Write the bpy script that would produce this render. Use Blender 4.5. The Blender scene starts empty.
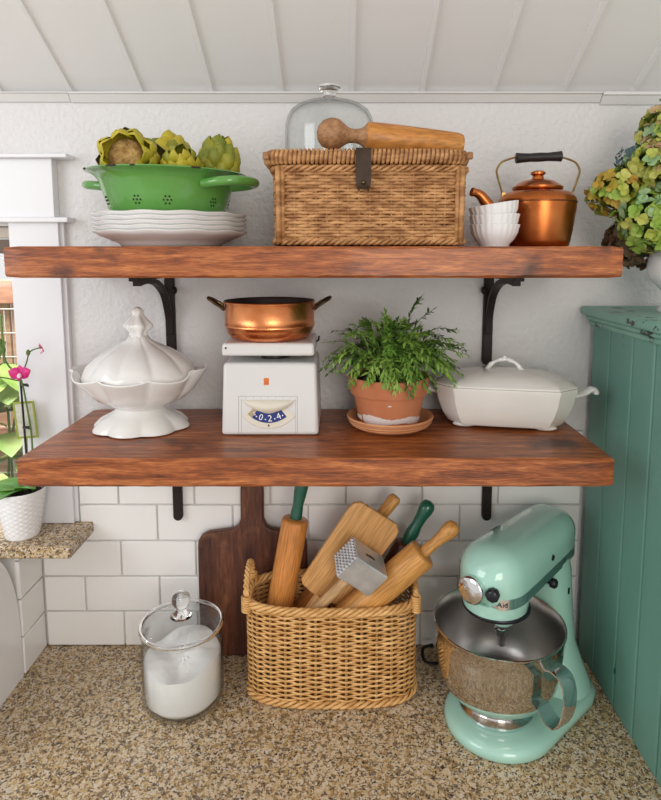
import bpy, math, random
from mathutils import Vector, Matrix
random.seed(7)
S = bpy.context.scene
PI = math.pi
# ------------------------------------------------------------------ camera
PITCH = math.atan(73.0 / 610.0)
cd = bpy.data.cameras.new('camera')
cam = bpy.data.objects.new('camera', cd)
S.collection.objects.link(cam)
cam.location = (0, -1.22, 0.834)
cam.rotation_euler = (PI / 2 - PITCH, 0, 0)
cd.sensor_fit = 'AUTO'
cd.sensor_width = 36
cd.lens = 610 * 36 / 800
cd.shift_x = -11.5 / 800
cd.shift_y = -75 / 800
cd.clip_start = 0.02
S.camera = cam
# ------------------------------------------------------------------ world, lights, exposure
S.view_settings.view_transform = 'Standard'
S.view_settings.look = 'None'
S.view_settings.gamma = 1.0
S.view_settings.exposure = -0.10
wd = bpy.data.worlds.new('room_light')
S.world = wd
wd.use_nodes = True
wd.node_tree.nodes['Background'].inputs[0].default_value = (1.0, 0.975, 0.955, 1)
wd.node_tree.nodes['Background'].inputs[1].default_value = 0.80


def area(name, loc, target, sx, sy, power, col):
    d = bpy.data.lights.new(name, 'AREA')
    d.shape = 'RECTANGLE'
    d.size, d.size_y, d.energy, d.color = sx, sy, power, col
    o = bpy.data.objects.new(name, d)
    S.collection.objects.link(o)
    o.location = loc
    o.rotation_euler = (Vector(target) - Vector(loc)).to_track_quat('-Z', 'Y').to_euler()
    return o


area('window_daylight', (-1.55, -1.35, 1.15), (0.05, -0.05, 0.55), 0.9, 1.0, 13, (0.93, 0.96, 1.0))
area('room_window_daylight', (0.55, -2.9, 1.0), (0.1, 0, 0.75), 1.0, 1.4, 27, (1.0, 0.93, 0.84))
area('garden_daylight', (-1.6, 0.75, 2.3), (-1.5, 2.0, 0.4), 1.6, 0.8, 190, (1.0, 0.98, 0.94))

# ------------------------------------------------------------------ materials
MATS = {}


def mat(name, col, rough=0.5, metal=0.0, col2=None, nscale=20.0, ndet=4.0, ramp=(0.35, 0.65), stretch=(1, 1, 1),
        bump=0.0, bscale=80.0, bdist=0.002, coat=0.0, trans=0.0, ior=1.45, sss=0.0, rough2=None, spec=0.5):
    m = bpy.data.materials.new(name)
    m.use_nodes = True
    nt = m.node_tree
    n = nt.nodes
    b = n['Principled BSDF']
    b.inputs['Base Color'].default_value = (*col, 1)
    b.inputs['Roughness'].default_value = rough
    b.inputs['Metallic'].default_value = metal
    b.inputs['Coat Weight'].default_value = coat
    b.inputs['Coat Roughness'].default_value = 0.08
    b.inputs['Transmission Weight'].default_value = trans
    b.inputs['IOR'].default_value = ior
    b.inputs['Specular IOR Level'].default_value = spec
    if sss:
        b.inputs['Subsurface Weight'].default_value = sss
        b.inputs['Subsurface Radius'].default_value = (0.01, 0.008, 0.005)
    tc = n.new('ShaderNodeTexCoord')
    mp = n.new('ShaderNodeMapping')
    mp.inputs['Scale'].default_value = stretch
    nt.links.new(tc.outputs['Object'], mp.inputs[0])
    if col2 is not None or rough2 is not None:
        nz = n.new('ShaderNodeTexNoise')
        nz.inputs['Scale'].default_value = nscale
        nz.inputs['Detail'].default_value = ndet
        nt.links.new(mp.outputs[0], nz.inputs['Vector'])
        if col2 is not None:
            r = n.new('ShaderNodeValToRGB')
            r.color_ramp.elements[0].position = ramp[0]
            r.color_ramp.elements[1].position = ramp[1]
            r.color_ramp.elements[0].color = (*col, 1)
            r.color_ramp.elements[1].color = (*col2, 1)
            nt.links.new(nz.outputs[0], r.inputs[0])
            nt.links.new(r.outputs[0], b.inputs['Base Color'])
        if rough2 is not None:
            mr = n.new('ShaderNodeMapRange')
            mr.inputs['From Min'].default_value = 0.3
            mr.inputs['From Max'].default_value = 0.7
            mr.inputs['To Min'].default_value = rough
            mr.inputs['To Max'].default_value = rough2
            nt.links.new(nz.outputs[0], mr.inputs[0])
            nt.links.new(mr.outputs[0], b.inputs['Roughness'])
    if bump:
        bz = n.new('ShaderNodeTexNoise')
        bz.inputs['Scale'].default_value = bscale
        bz.inputs['Detail'].default_value = 3
        nt.links.new(mp.outputs[0], bz.inputs['Vector'])
        bp = n.new('ShaderNodeBump')
        bp.inputs['Strength'].default_value = bump
        bp.inputs['Distance'].default_value = bdist
        nt.links.new(bz.outputs[0], bp.inputs['Height'])
        nt.links.new(bp.outputs[0], b.inputs['Normal'])
    MATS[name] = m
    return m


def wood(name, cols, stretch, scale=6.0, rough=0.5, bump=0.25, coat=0.0, spots=None):
    """streaky grain: stretched noise through a ramp of cols, finer streaks on top"""
    m = mat(name, cols[0], rough=rough, coat=coat)
    nt = m.node_tree
    n = nt.nodes
    b = n['Principled BSDF']
    tc = n.new('ShaderNodeTexCoord')
    mp = n.new('ShaderNodeMapping')
    mp.inputs['Scale'].default_value = stretch
    nt.links.new(tc.outputs['Object'], mp.inputs[0])
    a = n.new('ShaderNodeTexNoise')
    a.inputs['Scale'].default_value = scale
    a.inputs['Detail'].default_value = 6
    a.inputs['Roughness'].default_value = 0.65
    a.inputs['Distortion'].default_value = 0.6
    nt.links.new(mp.outputs[0], a.inputs['Vector'])
    r = n.new('ShaderNodeValToRGB')
    while len(r.color_ramp.elements) < len(cols):
        r.color_ramp.elements.new(0.5)
    for i, c in enumerate(cols):
        r.color_ramp.elements[i].position = 0.30 + 0.40 * i / (len(cols) - 1)
        r.color_ramp.elements[i].color = (*c, 1)
    nt.links.new(a.outputs[0], r.inputs[0])
    f = n.new('ShaderNodeTexNoise')
    f.inputs['Scale'].default_value = scale * 5
    f.inputs['Detail'].default_value = 3
    nt.links.new(mp.outputs[0], f.inputs['Vector'])
    mr = n.new('ShaderNodeMapRange')
    mr.inputs['From Min'].default_value = 0.35
    mr.inputs['From Max'].default_value = 0.65
    mr.inputs['To Min'].default_value = 0.72
    mr.inputs['To Max'].default_value = 1.15
    nt.links.new(f.outputs[0], mr.inputs[0])
    mx = n.new('ShaderNodeMix')
    mx.data_type = 'RGBA'
    mx.blend_type = 'MULTIPLY'
    mx.inputs[0].default_value = 1.0
    nt.links.new(r.outputs[0], mx.inputs[6])
    nt.links.new(mr.outputs[0], mx.inputs[7])
    out = mx.outputs[2]
    if spots is not None:       # shaped stains / wear
        s = n.new('ShaderNodeTexNoise')
        s.inputs['Scale'].default_value = spots[1]
        s.inputs['Detail'].default_value = 5
        nt.links.new(tc.outputs['Object'], s.inputs['Vector'])
        sr = n.new('ShaderNodeValToRGB')
        sr.color_ramp.elements[0].position = spots[2]
        sr.color_ramp.elements[1].position = spots[2] + 0.12
        nt.links.new(s.outputs[0], sr.inputs[0])
        m2 = n.new('ShaderNodeMix')
        m2.data_type = 'RGBA'
        nt.links.new(sr.outputs[0], m2.inputs[0])
        nt.links.new(out, m2.inputs[6])
        m2.inputs[7].default_value = (*spots[0], 1)
        out = m2.outputs[2]
    nt.links.new(out, b.inputs['Base Color'])
    bp = n.new('ShaderNodeBump')
    bp.inputs['Strength'].default_value = bump
    bp.inputs['Distance'].default_value = 0.002
    nt.links.new(f.outputs[0], bp.inputs['Height'])
    nt.links.new(bp.outputs[0], b.inputs['Normal'])
    return m


def granite(name):
    m = mat(name, (0.5, 0.42, 0.3), rough=0.22)
    nt = m.node_tree
    n = nt.nodes
    b = n['Principled BSDF']
    tc = n.new('ShaderNodeTexCoord')
    dn = n.new('ShaderNodeTexNoise')
    dn.inputs['Scale'].default_value = 160
    mxv = n.new('ShaderNodeMix')
    mxv.data_type = 'VECTOR'
    mxv.inputs[0].default_value = 0.012
    nt.links.new(tc.outputs['Object'], dn.inputs['Vector'])
    nt.links.new(tc.outputs['Object'], mxv.inputs[4])
    nt.links.new(dn.outputs['Color'], mxv.inputs[5])

    def cells(scale, stops):
        v = n.new('ShaderNodeTexVoronoi')
        v.inputs['Scale'].default_value = scale
        nt.links.new(mxv.outputs[1], v.inputs['Vector'])
        sep = n.new('ShaderNodeSeparateColor')
        nt.links.new(v.outputs['Color'], sep.inputs[0])
        r = n.new('ShaderNodeValToRGB')
        r.color_ramp.interpolation = 'CONSTANT'
        while len(r.color_ramp.elements) < len(stops):
            r.color_ramp.elements.new(0.5)
        for i, (p, c) in enumerate(stops):
            r.color_ramp.elements[i].position = p
            r.color_ramp.elements[i].color = (*c, 1)
        nt.links.new(sep.outputs[0], r.inputs[0])
        return r.outputs[0], sep
    base, _ = cells(175, [(0, (0.58, 0.44, 0.27)), (0.24, (0.40, 0.26, 0.115)), (0.40, (0.64, 0.51, 0.35)), (0.56, (0.29, 0.19, 0.095)),
                          (0.68, (0.52, 0.37, 0.18)), (0.84, (0.21, 0.165, 0.12)), (0.92, (0.64, 0.56, 0.44))])
    fine, sep = cells(400, [(0, (0.045, 0.035, 0.03)), (0.10, (0.14, 0.10, 0.07)), (0.2, (0.66, 0.59, 0.47)), (0.30, (0.5, 0.5, 0.5))])
    fr = n.new('ShaderNodeMath')
    fr.operation = 'LESS_THAN'
    fr.inputs[1].default_value = 0.30
    nt.links.new(sep.outputs[0], fr.inputs[0])
    mx = n.new('ShaderNodeMix')
    mx.data_type = 'RGBA'
    nt.links.new(fr.outputs[0], mx.inputs[0])
    nt.links.new(base, mx.inputs[6])
    nt.links.new(fine, mx.inputs[7])
    nt.links.new(mx.outputs[2], b.inputs['Base Color'])
    return m


def thin_glass(name, tint=(1, 1, 1), gloss=1.0):
    m = bpy.data.materials.new(name)
    m.use_nodes = True
    nt = m.node_tree
    n = nt.nodes
    n.remove(n['Principled BSDF'])
    t = n.new('ShaderNodeBsdfTransparent')
    lw = n.new('ShaderNodeLayerWeight')
    lw.inputs[0].default_value = 0.35
    r = n.new('ShaderNodeValToRGB')
    r.color_ramp.elements[0].color = (*tint, 1)
    r.color_ramp.elements[0].position = 0.45
    r.color_ramp.elements[1].color = (tint[0] * 0.55, tint[1] * 0.58, tint[2] * 0.58, 1)
    r.color_ramp.elements[1].position = 0.98
    nt.links.new(lw.outputs['Facing'], r.inputs[0])
    nt.links.new(r.outputs[0], t.inputs[0])
    g = n.new('ShaderNodeBsdfGlossy')
    g.inputs['Roughness'].default_value = 0.03
    lf = n.new('ShaderNodeLayerWeight')
    lf.inputs[0].default_value = 0.5
    pw = n.new('ShaderNodeMath')
    pw.operation = 'POWER'
    pw.inputs[1].default_value = 4.0
    nt.links.new(lf.outputs['Facing'], pw.inputs[0])
    k = n.new('ShaderNodeMath')
    k.operation = 'MULTIPLY_ADD'
    k.inputs[1].default_value = 0.75 * gloss
    k.inputs[2].default_value = 0.035 * gloss
    nt.links.new(pw.outputs[0], k.inputs[0])
    mx = n.new('ShaderNodeMixShader')
    nt.links.new(k.outputs[0], mx.inputs[0])
    nt.links.new(t.outputs[0], mx.inputs[1])
    nt.links.new(g.outputs[0], mx.inputs[2])
    nt.links.new(mx.outputs[0], n['Material Output'].inputs[0])
    MATS[name] = m
    return m


M = MATS
mat('wall_paint', (0.675, 0.665, 0.665), 0.5, bump=0.5, bscale=95, bdist=0.0065)
mat('white_paint', (0.76, 0.76, 0.79), 0.35)
mat('ceiling_paint', (0.80, 0.795, 0.795), 0.45)
mat('trim_paint', (0.70, 0.69, 0.68), 0.45)
mat('gap_dark', (0.30, 0.29, 0.28), 0.8)
mat('tile', (0.85, 0.84, 0.83), 0.10, bump=0.15, bscale=9, bdist=0.004)
mat('grout', (0.62, 0.60, 0.58), 0.9)
granite('granite')
wood('shelf_wood', [(0.10, 0.024, 0.008), (0.31, 0.082, 0.019), (0.54, 0.19, 0.055)], (5, 46, 46), 2.2, rough=0.40, bump=0.4, coat=0.15,
     spots=((0.075, 0.022, 0.012), 11, 0.60))
wood('board_wood', [(0.030, 0.010, 0.006), (0.10, 0.030, 0.014), (0.20, 0.07, 0.03)], (10, 6, 1.5), 4, rough=0.45, bump=0.3,
     spots=((0.22, 0.095, 0.04), 13, 0.60))
wood('pin_wood', [(0.56, 0.25, 0.055), (0.62, 0.30, 0.08), (0.66, 0.345, 0.105)], (24, 24, 2), 3, rough=0.4, bump=0.08)
wood('pin_wood_orange', [(0.54, 0.19, 0.035), (0.60, 0.235, 0.055), (0.64, 0.28, 0.075)], (24, 24, 2), 3, rough=0.4, bump=0.08)
wood('paddle_wood', [(0.58, 0.29, 0.09), (0.63, 0.335, 0.12), (0.66, 0.37, 0.145)], (30, 30, 1.5), 3, rough=0.5, bump=0.08)
wood('mallet_wood', [(0.44, 0.26, 0.12), (0.56, 0.35, 0.17), (0.62, 0.42, 0.22)], (14, 14, 2), 3, rough=0.55, bump=0.1)
wood('masher_wood', [(0.34, 0.12, 0.025), (0.52, 0.21, 0.045), (0.60, 0.29, 0.08)], (2, 12, 12), 3.5, rough=0.38, bump=0.1)
wood('masher_ball_wood', [(0.24, 0.11, 0.045), (0.36, 0.18, 0.08), (0.42, 0.23, 0.11)], (6, 9, 12), 5, rough=0.5, bump=0.1)
mat('green_handle', (0.01, 0.10, 0.062), 0.28, coat=0.5)
mat('iron', (0.020, 0.013, 0.011), 0.5, spec=0.3, bump=0.3, bscale=200)
mat('wicker_brown', (0.27, 0.115, 0.038), 0.55, col2=(0.57, 0.31, 0.13), nscale=45, stretch=(1, 1, 2.5))
mat('wicker_dark', (0.20, 0.09, 0.035), 0.6, col2=(0.36, 0.18, 0.08), nscale=60)
mat('wicker_honey', (0.54, 0.28, 0.085), 0.5, col2=(0.80, 0.49, 0.20), nscale=40, stretch=(1, 1, 2.5))
mat('wicker_honey_dark', (0.34, 0.17, 0.05), 0.6, col2=(0.52, 0.30, 0.11), nscale=60)
mat('leather', (0.030, 0.020, 0.014), 0.5, col2=(0.058, 0.036, 0.024), nscale=60, bump=0.3, bscale=300, spec=0.2)
mat('brass', (0.45, 0.30, 0.11), 0.32, 1.0, col2=(0.24, 0.15, 0.06), nscale=40)
mat('dark_brass', (0.16, 0.11, 0.05), 0.35, 1.0, col2=(0.06, 0.045, 0.03), nscale=60)
mat('copper_pan', (0.70, 0.22, 0.075), 0.24, 1.0, col2=(0.84, 0.34, 0.14), nscale=26, rough2=0.34, bump=0.25, bscale=28, bdist=0.003)
mat('copper_inside', (0.06, 0.045, 0.04), 0.55, 0.4)
mat('copper_kettle', (0.45, 0.125, 0.033), 0.25, 1.0, col2=(0.60, 0.205, 0.06), nscale=14, rough2=0.36, bump=0.08, bscale=30)
mat('copper_seam', (0.22, 0.08, 0.03), 0.4, 1.0)
mat('black_wood', (0.015, 0.012, 0.012), 0.45)
mat('porcelain', (0.80, 0.795, 0.78), 0.12, coat=0.4, col2=(0.74, 0.73, 0.70), nscale=9)
mat('porcelain_white', (0.84, 0.84, 0.85), 0.15, coat=0.3)
mat('ironstone', (0.77, 0.75, 0.71), 0.16, coat=0.3, col2=(0.71, 0.68, 0.63), nscale=8)
mat('plate_white', (0.82, 0.82, 0.81), 0.15, coat=0.3)
mat('plate_base', (0.60, 0.50, 0.46), 0.35)
mat('enamel_green', (0.090, 0.27, 0.050), 0.16, coat=0.5, col2=(0.12, 0.325, 0.068), nscale=10)
mat('hole_dark', (0.008, 0.012, 0.006), 0.7)
mat('chip_dark', (0.035, 0.018, 0.016), 0.6)
mat('artichoke', (0.14, 0.18, 0.015), 0.5, col2=(0.36, 0.32, 0.03), nscale=22)
mat('artichoke_yellow', (0.52, 0.42, 0.03), 0.5, col2=(0.33, 0.30, 0.02), nscale=22)
mat('artichoke_dark', (0.10, 0.10, 0.02), 0.55, col2=(0.10, 0.045, 0.03), nscale=16)
mat('artichoke_choke', (0.22, 0.11, 0.025), 0.9, col2=(0.52, 0.34, 0.12), nscale=60, bump=1.0, bscale=140, bdist=0.006)
mat('scale_white', (0.68, 0.675, 0.665), 0.35, bump=0.12, bscale=60)
mat('scale_line', (0.35, 0.35, 0.34), 0.6)
mat('scale_cream', (0.70, 0.66, 0.56), 0.4)
mat('dial_blue', (0.012, 0.030, 0.19), 0.35)
mat('dial_white', (0.85, 0.85, 0.85), 0.5)
mat('dial_bare', (0.40, 0.32, 0.20), 0.5)
mat('orange_mark', (0.70, 0.16, 0.02), 0.5)
mat('dark_rubber', (0.012, 0.012, 0.013), 0.4)
mat('terracotta', (0.46, 0.155, 0.065), 0.75, col2=(0.54, 0.21, 0.10), nscale=14, bump=0.2, bscale=120)
mat('terracotta_pale', (0.60, 0.29, 0.14), 0.75, col2=(0.54, 0.23, 0.10), nscale=14, bump=0.2, bscale=120)
mat('lime_crust', (0.66, 0.58, 0.56), 0.9, bump=0.5, bscale=200)
mat('soil', (0.035, 0.022, 0.014), 0.95, bump=1.0, bscale=120, bdist=0.006)
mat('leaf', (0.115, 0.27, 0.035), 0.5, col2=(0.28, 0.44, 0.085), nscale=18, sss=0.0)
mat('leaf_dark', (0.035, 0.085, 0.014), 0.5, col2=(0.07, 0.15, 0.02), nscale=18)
mat('stem_green', (0.09, 0.16, 0.03), 0.6)
thin_glass('jar_glass', (0.97, 0.98, 0.98), 1.3)
thin_glass('dome_glass', (0.985, 0.995, 0.99), 1.1)
thin_glass('pane_glass', (0.97, 0.98, 0.98), 0.8)
mat('solid_glass', (0.98, 0.99, 0.99), 0.02, trans=1.0, ior=1.42)
mat('flour', (0.90, 0.89, 0.88), 0.9, bump=0.4, bscale=90, bdist=0.004)
mat('mint', (0.39, 0.66, 0.56), 0.12, coat=0.7)
mat('steel', (0.70, 0.66, 0.61), 0.09, 1.0)
mat('steel_brushed', (0.50, 0.48, 0.46), 0.30, 1.0, bump=0.05, bscale=60, stretch=(1, 1, 12))
mat('chrome', (0.80, 0.80, 0.82), 0.07, 1.0)
mat('aluminium', (0.66, 0.66, 0.67), 0.38, 0.6, col2=(0.52, 0.52, 0.54), nscale=40, bump=0.15, bscale=120)
mat('black_plastic', (0.012, 0.012, 0.016), 0.25)
mat('outlet_plate', (0.60, 0.52, 0.52), 0.4)
# distressed teal paint
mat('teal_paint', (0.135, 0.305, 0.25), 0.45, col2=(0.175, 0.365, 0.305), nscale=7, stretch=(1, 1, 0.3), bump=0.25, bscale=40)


def wear(m, col, scale, pos, stretch):
    nt = m.node_tree
    n = nt.nodes
    b = n['Principled BSDF']
    lk = b.inputs['Base Color'].links
    src = lk[0].from_socket if lk else None
    tc = n.new('ShaderNodeTexCoord')
    mp = n.new('ShaderNodeMapping')
    mp.inputs['Scale'].default_value = stretch
    nt.links.new(tc.outputs['Object'], mp.inputs[0])
    s = n.new('ShaderNodeTexNoise')
    s.inputs['Scale'].default_value = scale
    s.inputs['Detail'].default_value = 8
    s.inputs['Roughness'].default_value = 0.7
    nt.links.new(mp.outputs[0], s.inputs['Vector'])
    r = n.new('ShaderNodeValToRGB')
    r.color_ramp.elements[0].position = pos
    r.color_ramp.elements[1].position = pos + 0.03
    nt.links.new(s.outputs[0], r.inputs[0])
    mx = n.new('ShaderNodeMix')
    mx.data_type = 'RGBA'
    nt.links.new(r.outputs[0], mx.inputs[0])
    if src is None:
        mx.inputs[6].default_value = b.inputs['Base Color'].default_value
    else:
        nt.links.new(src, mx.inputs[6])
    mx.inputs[7].default_value = (*col, 1)
    nt.links.new(mx.outputs[2], b.inputs['Base Color'])


wear(M['teal_paint'], (0.035, 0.075, 0.06), 9, 0.655, (1, 2.2, 0.7))
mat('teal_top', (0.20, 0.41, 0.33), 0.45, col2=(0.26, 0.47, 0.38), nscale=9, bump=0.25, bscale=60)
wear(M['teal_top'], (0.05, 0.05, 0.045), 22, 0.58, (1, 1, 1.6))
wear(M['enamel_green'], (0.03, 0.02, 0.015), 7, 0.76, (1, 1, 1))
wear(M['scale_white'], (0.16, 0.15, 0.14), 60, 0.80, (1, 1, 1))
wear(M['copper_kettle'], (0.10, 0.035, 0.02), 22, 0.72, (1, 1, 1))
for nm, c, c2 in (('hyd_green', (0.20, 0.34, 0.035), (0.34, 0.46, 0.09)), ('hyd_lime', (0.36, 0.42, 0.06), (0.48, 0.48, 0.12)),
                  ('hyd_tan', (0.46, 0.37, 0.14), (0.50, 0.31, 0.19)), ('hyd_aqua', (0.20, 0.36, 0.15), (0.33, 0.46, 0.24)),
                  ('hyd_blue', (0.06, 0.12, 0.13), (0.10, 0.17, 0.17)), ('hyd_gold', (0.38, 0.30, 0.03), (0.45, 0.27, 0.04)),
                  ('hyd_brown', (0.10, 0.07, 0.035), (0.16, 0.09, 0.05))):
    mat(nm, c, 0.55, col2=c2, nscale=35)
mat('orchid_pink', (0.60, 0.012, 0.17), 0.45, col2=(0.72, 0.06, 0.28), nscale=60)
mat('orchid_center', (0.85, 0.62, 0.70), 0.5)
mat('orchid_leaf', (0.05, 0.17, 0.02), 0.3, col2=(0.09, 0.26, 0.03), nscale=20)
mat('tag_green', (0.28, 0.34, 0.03), 0.4)
mat('tag_card', (0.62, 0.60, 0.52), 0.6, col2=(0.45, 0.46, 0.36), nscale=70)
mat('fence_wood', (0.36, 0.20, 0.12), 0.7, col2=(0.48, 0.30, 0.19), nscale=8, stretch=(1, 1, 8))
mat('fence_rail', (0.33, 0.14, 0.08), 0.7, col2=(0.45, 0.24, 0.15), nscale=12, stretch=(1, 6, 6))
mat('wire', (0.55, 0.52, 0.48), 0.5)
mat('vine_leaf', (0.20, 0.34, 0.06), 0.5, col2=(0.40, 0.50, 0.16), nscale=9)
mat('ground_green', (0.26, 0.30, 0.14), 0.9, col2=(0.45, 0.42, 0.30), nscale=14)
mat('blind', (0.15, 0.11, 0.09), 0.7)
mat('sash_beige', (0.50, 0.44, 0.37), 0.5)
mat('floor_wood', (0.52, 0.42, 0.32), 0.5, col2=(0.60, 0.50, 0.39), nscale=5, stretch=(1, 8, 1))
mat('clear_pot', (0.45, 0.20, 0.10), 0.7)


# ------------------------------------------------------------------ mesh helpers
class MB:
    def __init__(s):
        s.v, s.f, s.mi, s.cur = [], [], [], 0

    def add(s, vs, fs, T=None):
        o = len(s.v)
        s.v += [tuple((T @ Vector(p)) if T is not None else p) for p in vs]
        for f in fs:
            s.f.append(tuple(i + o for i in f))
            s.mi.append(s.cur)
        return s

    def box(s, x0, x1, y0, y1, z0, z1, T=None, t=(1, 1), c=None):
        """box; t scales the top about its middle"""
        cx, cy = (x0 + x1) / 2, (y0 + y1) / 2
        vs = [(x0, y0, z0), (x1, y0, z0), (x1, y1, z0), (x0, y1, z0)]
        vs += [(cx + (x - cx) * t[0], cy + (y - cy) * t[1], z1) for x, y, _ in vs]
        return s.add(vs, [(3, 2, 1, 0), (4, 5, 6, 7), (0, 1, 5, 4), (1, 2, 6, 5), (2, 3, 7, 6), (3, 0, 4, 7)], T)

    def rings(s, rs, cap0=True, cap1=True, T=None, closed=True):
        n = len(rs[0])
        vs = [p for r in rs for p in r]
        fs = []
        for j in range(len(rs) - 1):
            for i in range(n if closed else n - 1):
                k = (i + 1) % n
                fs.append((j * n + i, j * n + k, (j + 1) * n + k, (j + 1) * n + i))
        if cap0:
            fs.append(tuple(range(n - 1, -1, -1)))
        if cap1:
            fs.append(tuple((len(rs) - 1) * n + i for i in range(n)))
        return s.add(vs, fs, T)

    def lathe(s, prof, seg=40, fn=None, T=None, cap0=False, cap1=False):
        """profile of (r, z); fn(angle, index, r, z) -> (r, z) modulates"""
        rs = []
        for j, (r, z) in enumerate(prof):
            ring = []
            for i in range(seg):
                a = 2 * PI * i / seg
                q = fn(a, j, r, z) if fn else (r, z)
                if len(q) == 2:
                    ring.append((q[0] * math.cos(a), q[0] * math.sin(a), q[1]))
                else:
                    ring.append(q)
            rs.append(ring)
        return s.rings(rs, cap0, cap1, T)

    def tube(s, path, r, seg=8, T=None, closed=False, flat=None):
        """tube along points; r number or list; flat=(w,h) rectangular-ish ellipse with 'up' along +z"""
        P = [Vector(p) for p in path]
        n = len(P)
        rs = []
        up = Vector((0, 0, 1))
        prev = None
        for i in range(n):
            if closed:
                d = P[(i + 1) % n] - P[i - 1]
            else:
                d = P[min(i + 1, n - 1)] - P[max(i - 1, 0)]
            d.normalize()
            if prev is None:
                u = up if abs(d.dot(up)) < 0.95 else Vector((1, 0, 0))
                a = d.cross(u).normalized()
            else:
                a = prev - d * prev.dot(d)
                a.normalize()
            prev = a
            b = a.cross(d)
            rr = r[i] if isinstance(r, (list, tuple)) else r
            ra, rb = (rr, rr) if flat is None else flat
            rs.append([tuple(P[i] + a * (ra * math.cos(2 * PI * k / seg)) + b * (rb * math.sin(2 * PI * k / seg))) for k in range(seg)])
        if closed:
            rs.append(rs[0])
        return s.rings(rs, not closed, not closed, T)

    def ell(s, c, r, seg=16, rows=10, T=None):
        prof = [(max(1e-5, math.sin(PI * j / rows)), -math.cos(PI * j / rows)) for j in range(rows + 1)]
        base = Matrix.Translation(c) @ Matrix.Diagonal((*r, 1))
        return s.lathe(prof, seg, T=(T @ base) if T is not None else base)

    def quad(s, a, b, c, d, T=None):
        return s.add([a, b, c, d], [(0, 1, 2, 3)], T)


def link_mesh(name, mb, mats, parent=None, smooth=40, bevel=0.0, sub=0, solid=0.0):
    me = bpy.data.meshes.new(name)
    me.from_pydata(mb.v, [], mb.f)
    if not isinstance(mats, (list, tuple)):
        mats = [mats]
    for m in mats:
        me.materials.append(M[m])
    if len(mats) > 1:
        me.polygons.foreach_set('material_index', mb.mi)
    if smooth:
        me.shade_smooth()
        if smooth < 180:
            me.set_sharp_from_angle(angle=math.radians(smooth))
    me.update()
    o = bpy.data.objects.new(name, me)
    S.collection.objects.link(o)
    if parent is not None:
        o.parent = parent
    if solid:
        md = o.modifiers.new('thickness', 'SOLIDIFY')
        md.thickness = solid
        md.offset = 0
    if bevel:
        md = o.modifiers.new('bevel', 'BEVEL')
        md.width = bevel
        md.segments = 3
        md.limit_method = 'ANGLE'
        md.angle_limit = math.radians(40)
        me.shade_smooth()
        if 'w' not in o.modifiers:
            md.harden_normals = False
    if sub:
        md = o.modifiers.new('sub', 'SUBSURF')
        md.levels = md.render_levels = sub
    return o


def tag(o, label, cat, group=None):
    o['label'] = label
    o['category'] = cat
    if group:
        o['group'] = group
    return o


def thing(name, label, cat, loc=(0, 0, 0), rot=(0, 0, 0), group=None):
    o = bpy.data.objects.new(name, None)
    o.empty_display_size = 0.02
    S.collection.objects.link(o)
    o.location = loc
    o.rotation_euler = rot
    return tag(o, label, cat, group)


def place(o, loc, rot=(0, 0, 0)):
    o.location = loc
    o.rotation_euler = rot
    return o


def struct(name, mb, mats, parent=None, **k):
    o = link_mesh(name, mb, mats, parent, **k)
    if parent is None:
        o['kind'] = 'structure'
    return o


def plabel(o, t):
    o['label'] = t
    return o


def copy_tree(o, parent=None):
    c = o.copy()
    S.collection.objects.link(c)
    c.parent = parent
    for ch in list(o.children):
        copy_tree(ch, c)
    return c


def T(x=0, y=0, z=0):
    return Matrix.Translation((x, y, z))


def align(p0, p1, roll=0.0):
    """matrix putting local z from p0 towards p1"""
    d = Vector(p1) - Vector(p0)
    return Matrix.Translation(p0) @ d.to_track_quat('Z', 'Y').to_matrix().to_4x4() @ Matrix.Rotation(roll, 4, 'Z')


def text_mb(body, size):
    cu = bpy.data.curves.new('t', 'FONT')
    cu.body = body
    cu.size = size
    cu.align_x = 'CENTER'
    cu.align_y = 'CENTER'
    cu.resolution_u = 3
    o = bpy.data.objects.new('t', cu)
    me = o.to_mesh()
    vs = [tuple(v.co) for v in me.vertices]
    fs = [tuple(p.vertices) for p in me.polygons]
    o.to_mesh_clear()
    bpy.data.objects.remove(o)
    bpy.data.curves.remove(cu)
    return vs, fs


def smoothstep(a, b, x):
    t = max(0, min(1, (x - a) / (b - a)))
    return t * t * (3 - 2 * t)


def spline(pts, n):
    """Catmull-Rom through pts"""
    P = [Vector(p) for p in pts]
    P = [P[0] * 2 - P[1]] + P + [P[-1] * 2 - P[-2]]
    out = []
    m = len(P) - 3
    for i in range(n + 1):
        t = i / n * m
        k = min(int(t), m - 1)
        t -= k
        a, b, c, d = P[k:k + 4]
        out.append(0.5 * ((2 * b) + (c - a) * t + (2 * a - 5 * b + 4 * c - d) * t * t + (3 * b - a - 3 * c + d) * t ** 3))
    return out


# ------------------------------------------------------------------ the room
SL = math.tan(math.radians(28))
b = MB()
b.box(-0.649, 1.5, 0, 0.12, -0.9, 1.32)
b.box(-1.7, -0.649, 0, 0.12, 0.885, 1.32)
b.box(-1.7, -0.649, 0, 0.12, -0.9, 0.252)
b.box(-1.7, -1.25, 0, 0.12, 0.252, 0.885)
struct('wall_back', b, 'wall_paint', smooth=0)

b = MB()                                     # low tiled return under the sill
b.box(-1.7, -0.636, -0.098, -0.0005, 0.0005, 0.2515)
b.cur = 1
for j in range(4):
    z0, z1 = j * 0.079 + 0.001, min((j + 1) * 0.079 - 0.002, 0.2505)
    if z1 - z0 < 0.01:
        continue
    y1 = -0.0095
    ys = [(-0.0975, y1)] if j % 2 else [(-0.0975, y1)]
    for a0, a1 in ys:
        b.box(-0.637, -0.6285, a0, a1, z0, z1)
struct('wall_left', b, ['grout', 'tile'], bevel=0.0018)

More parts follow.
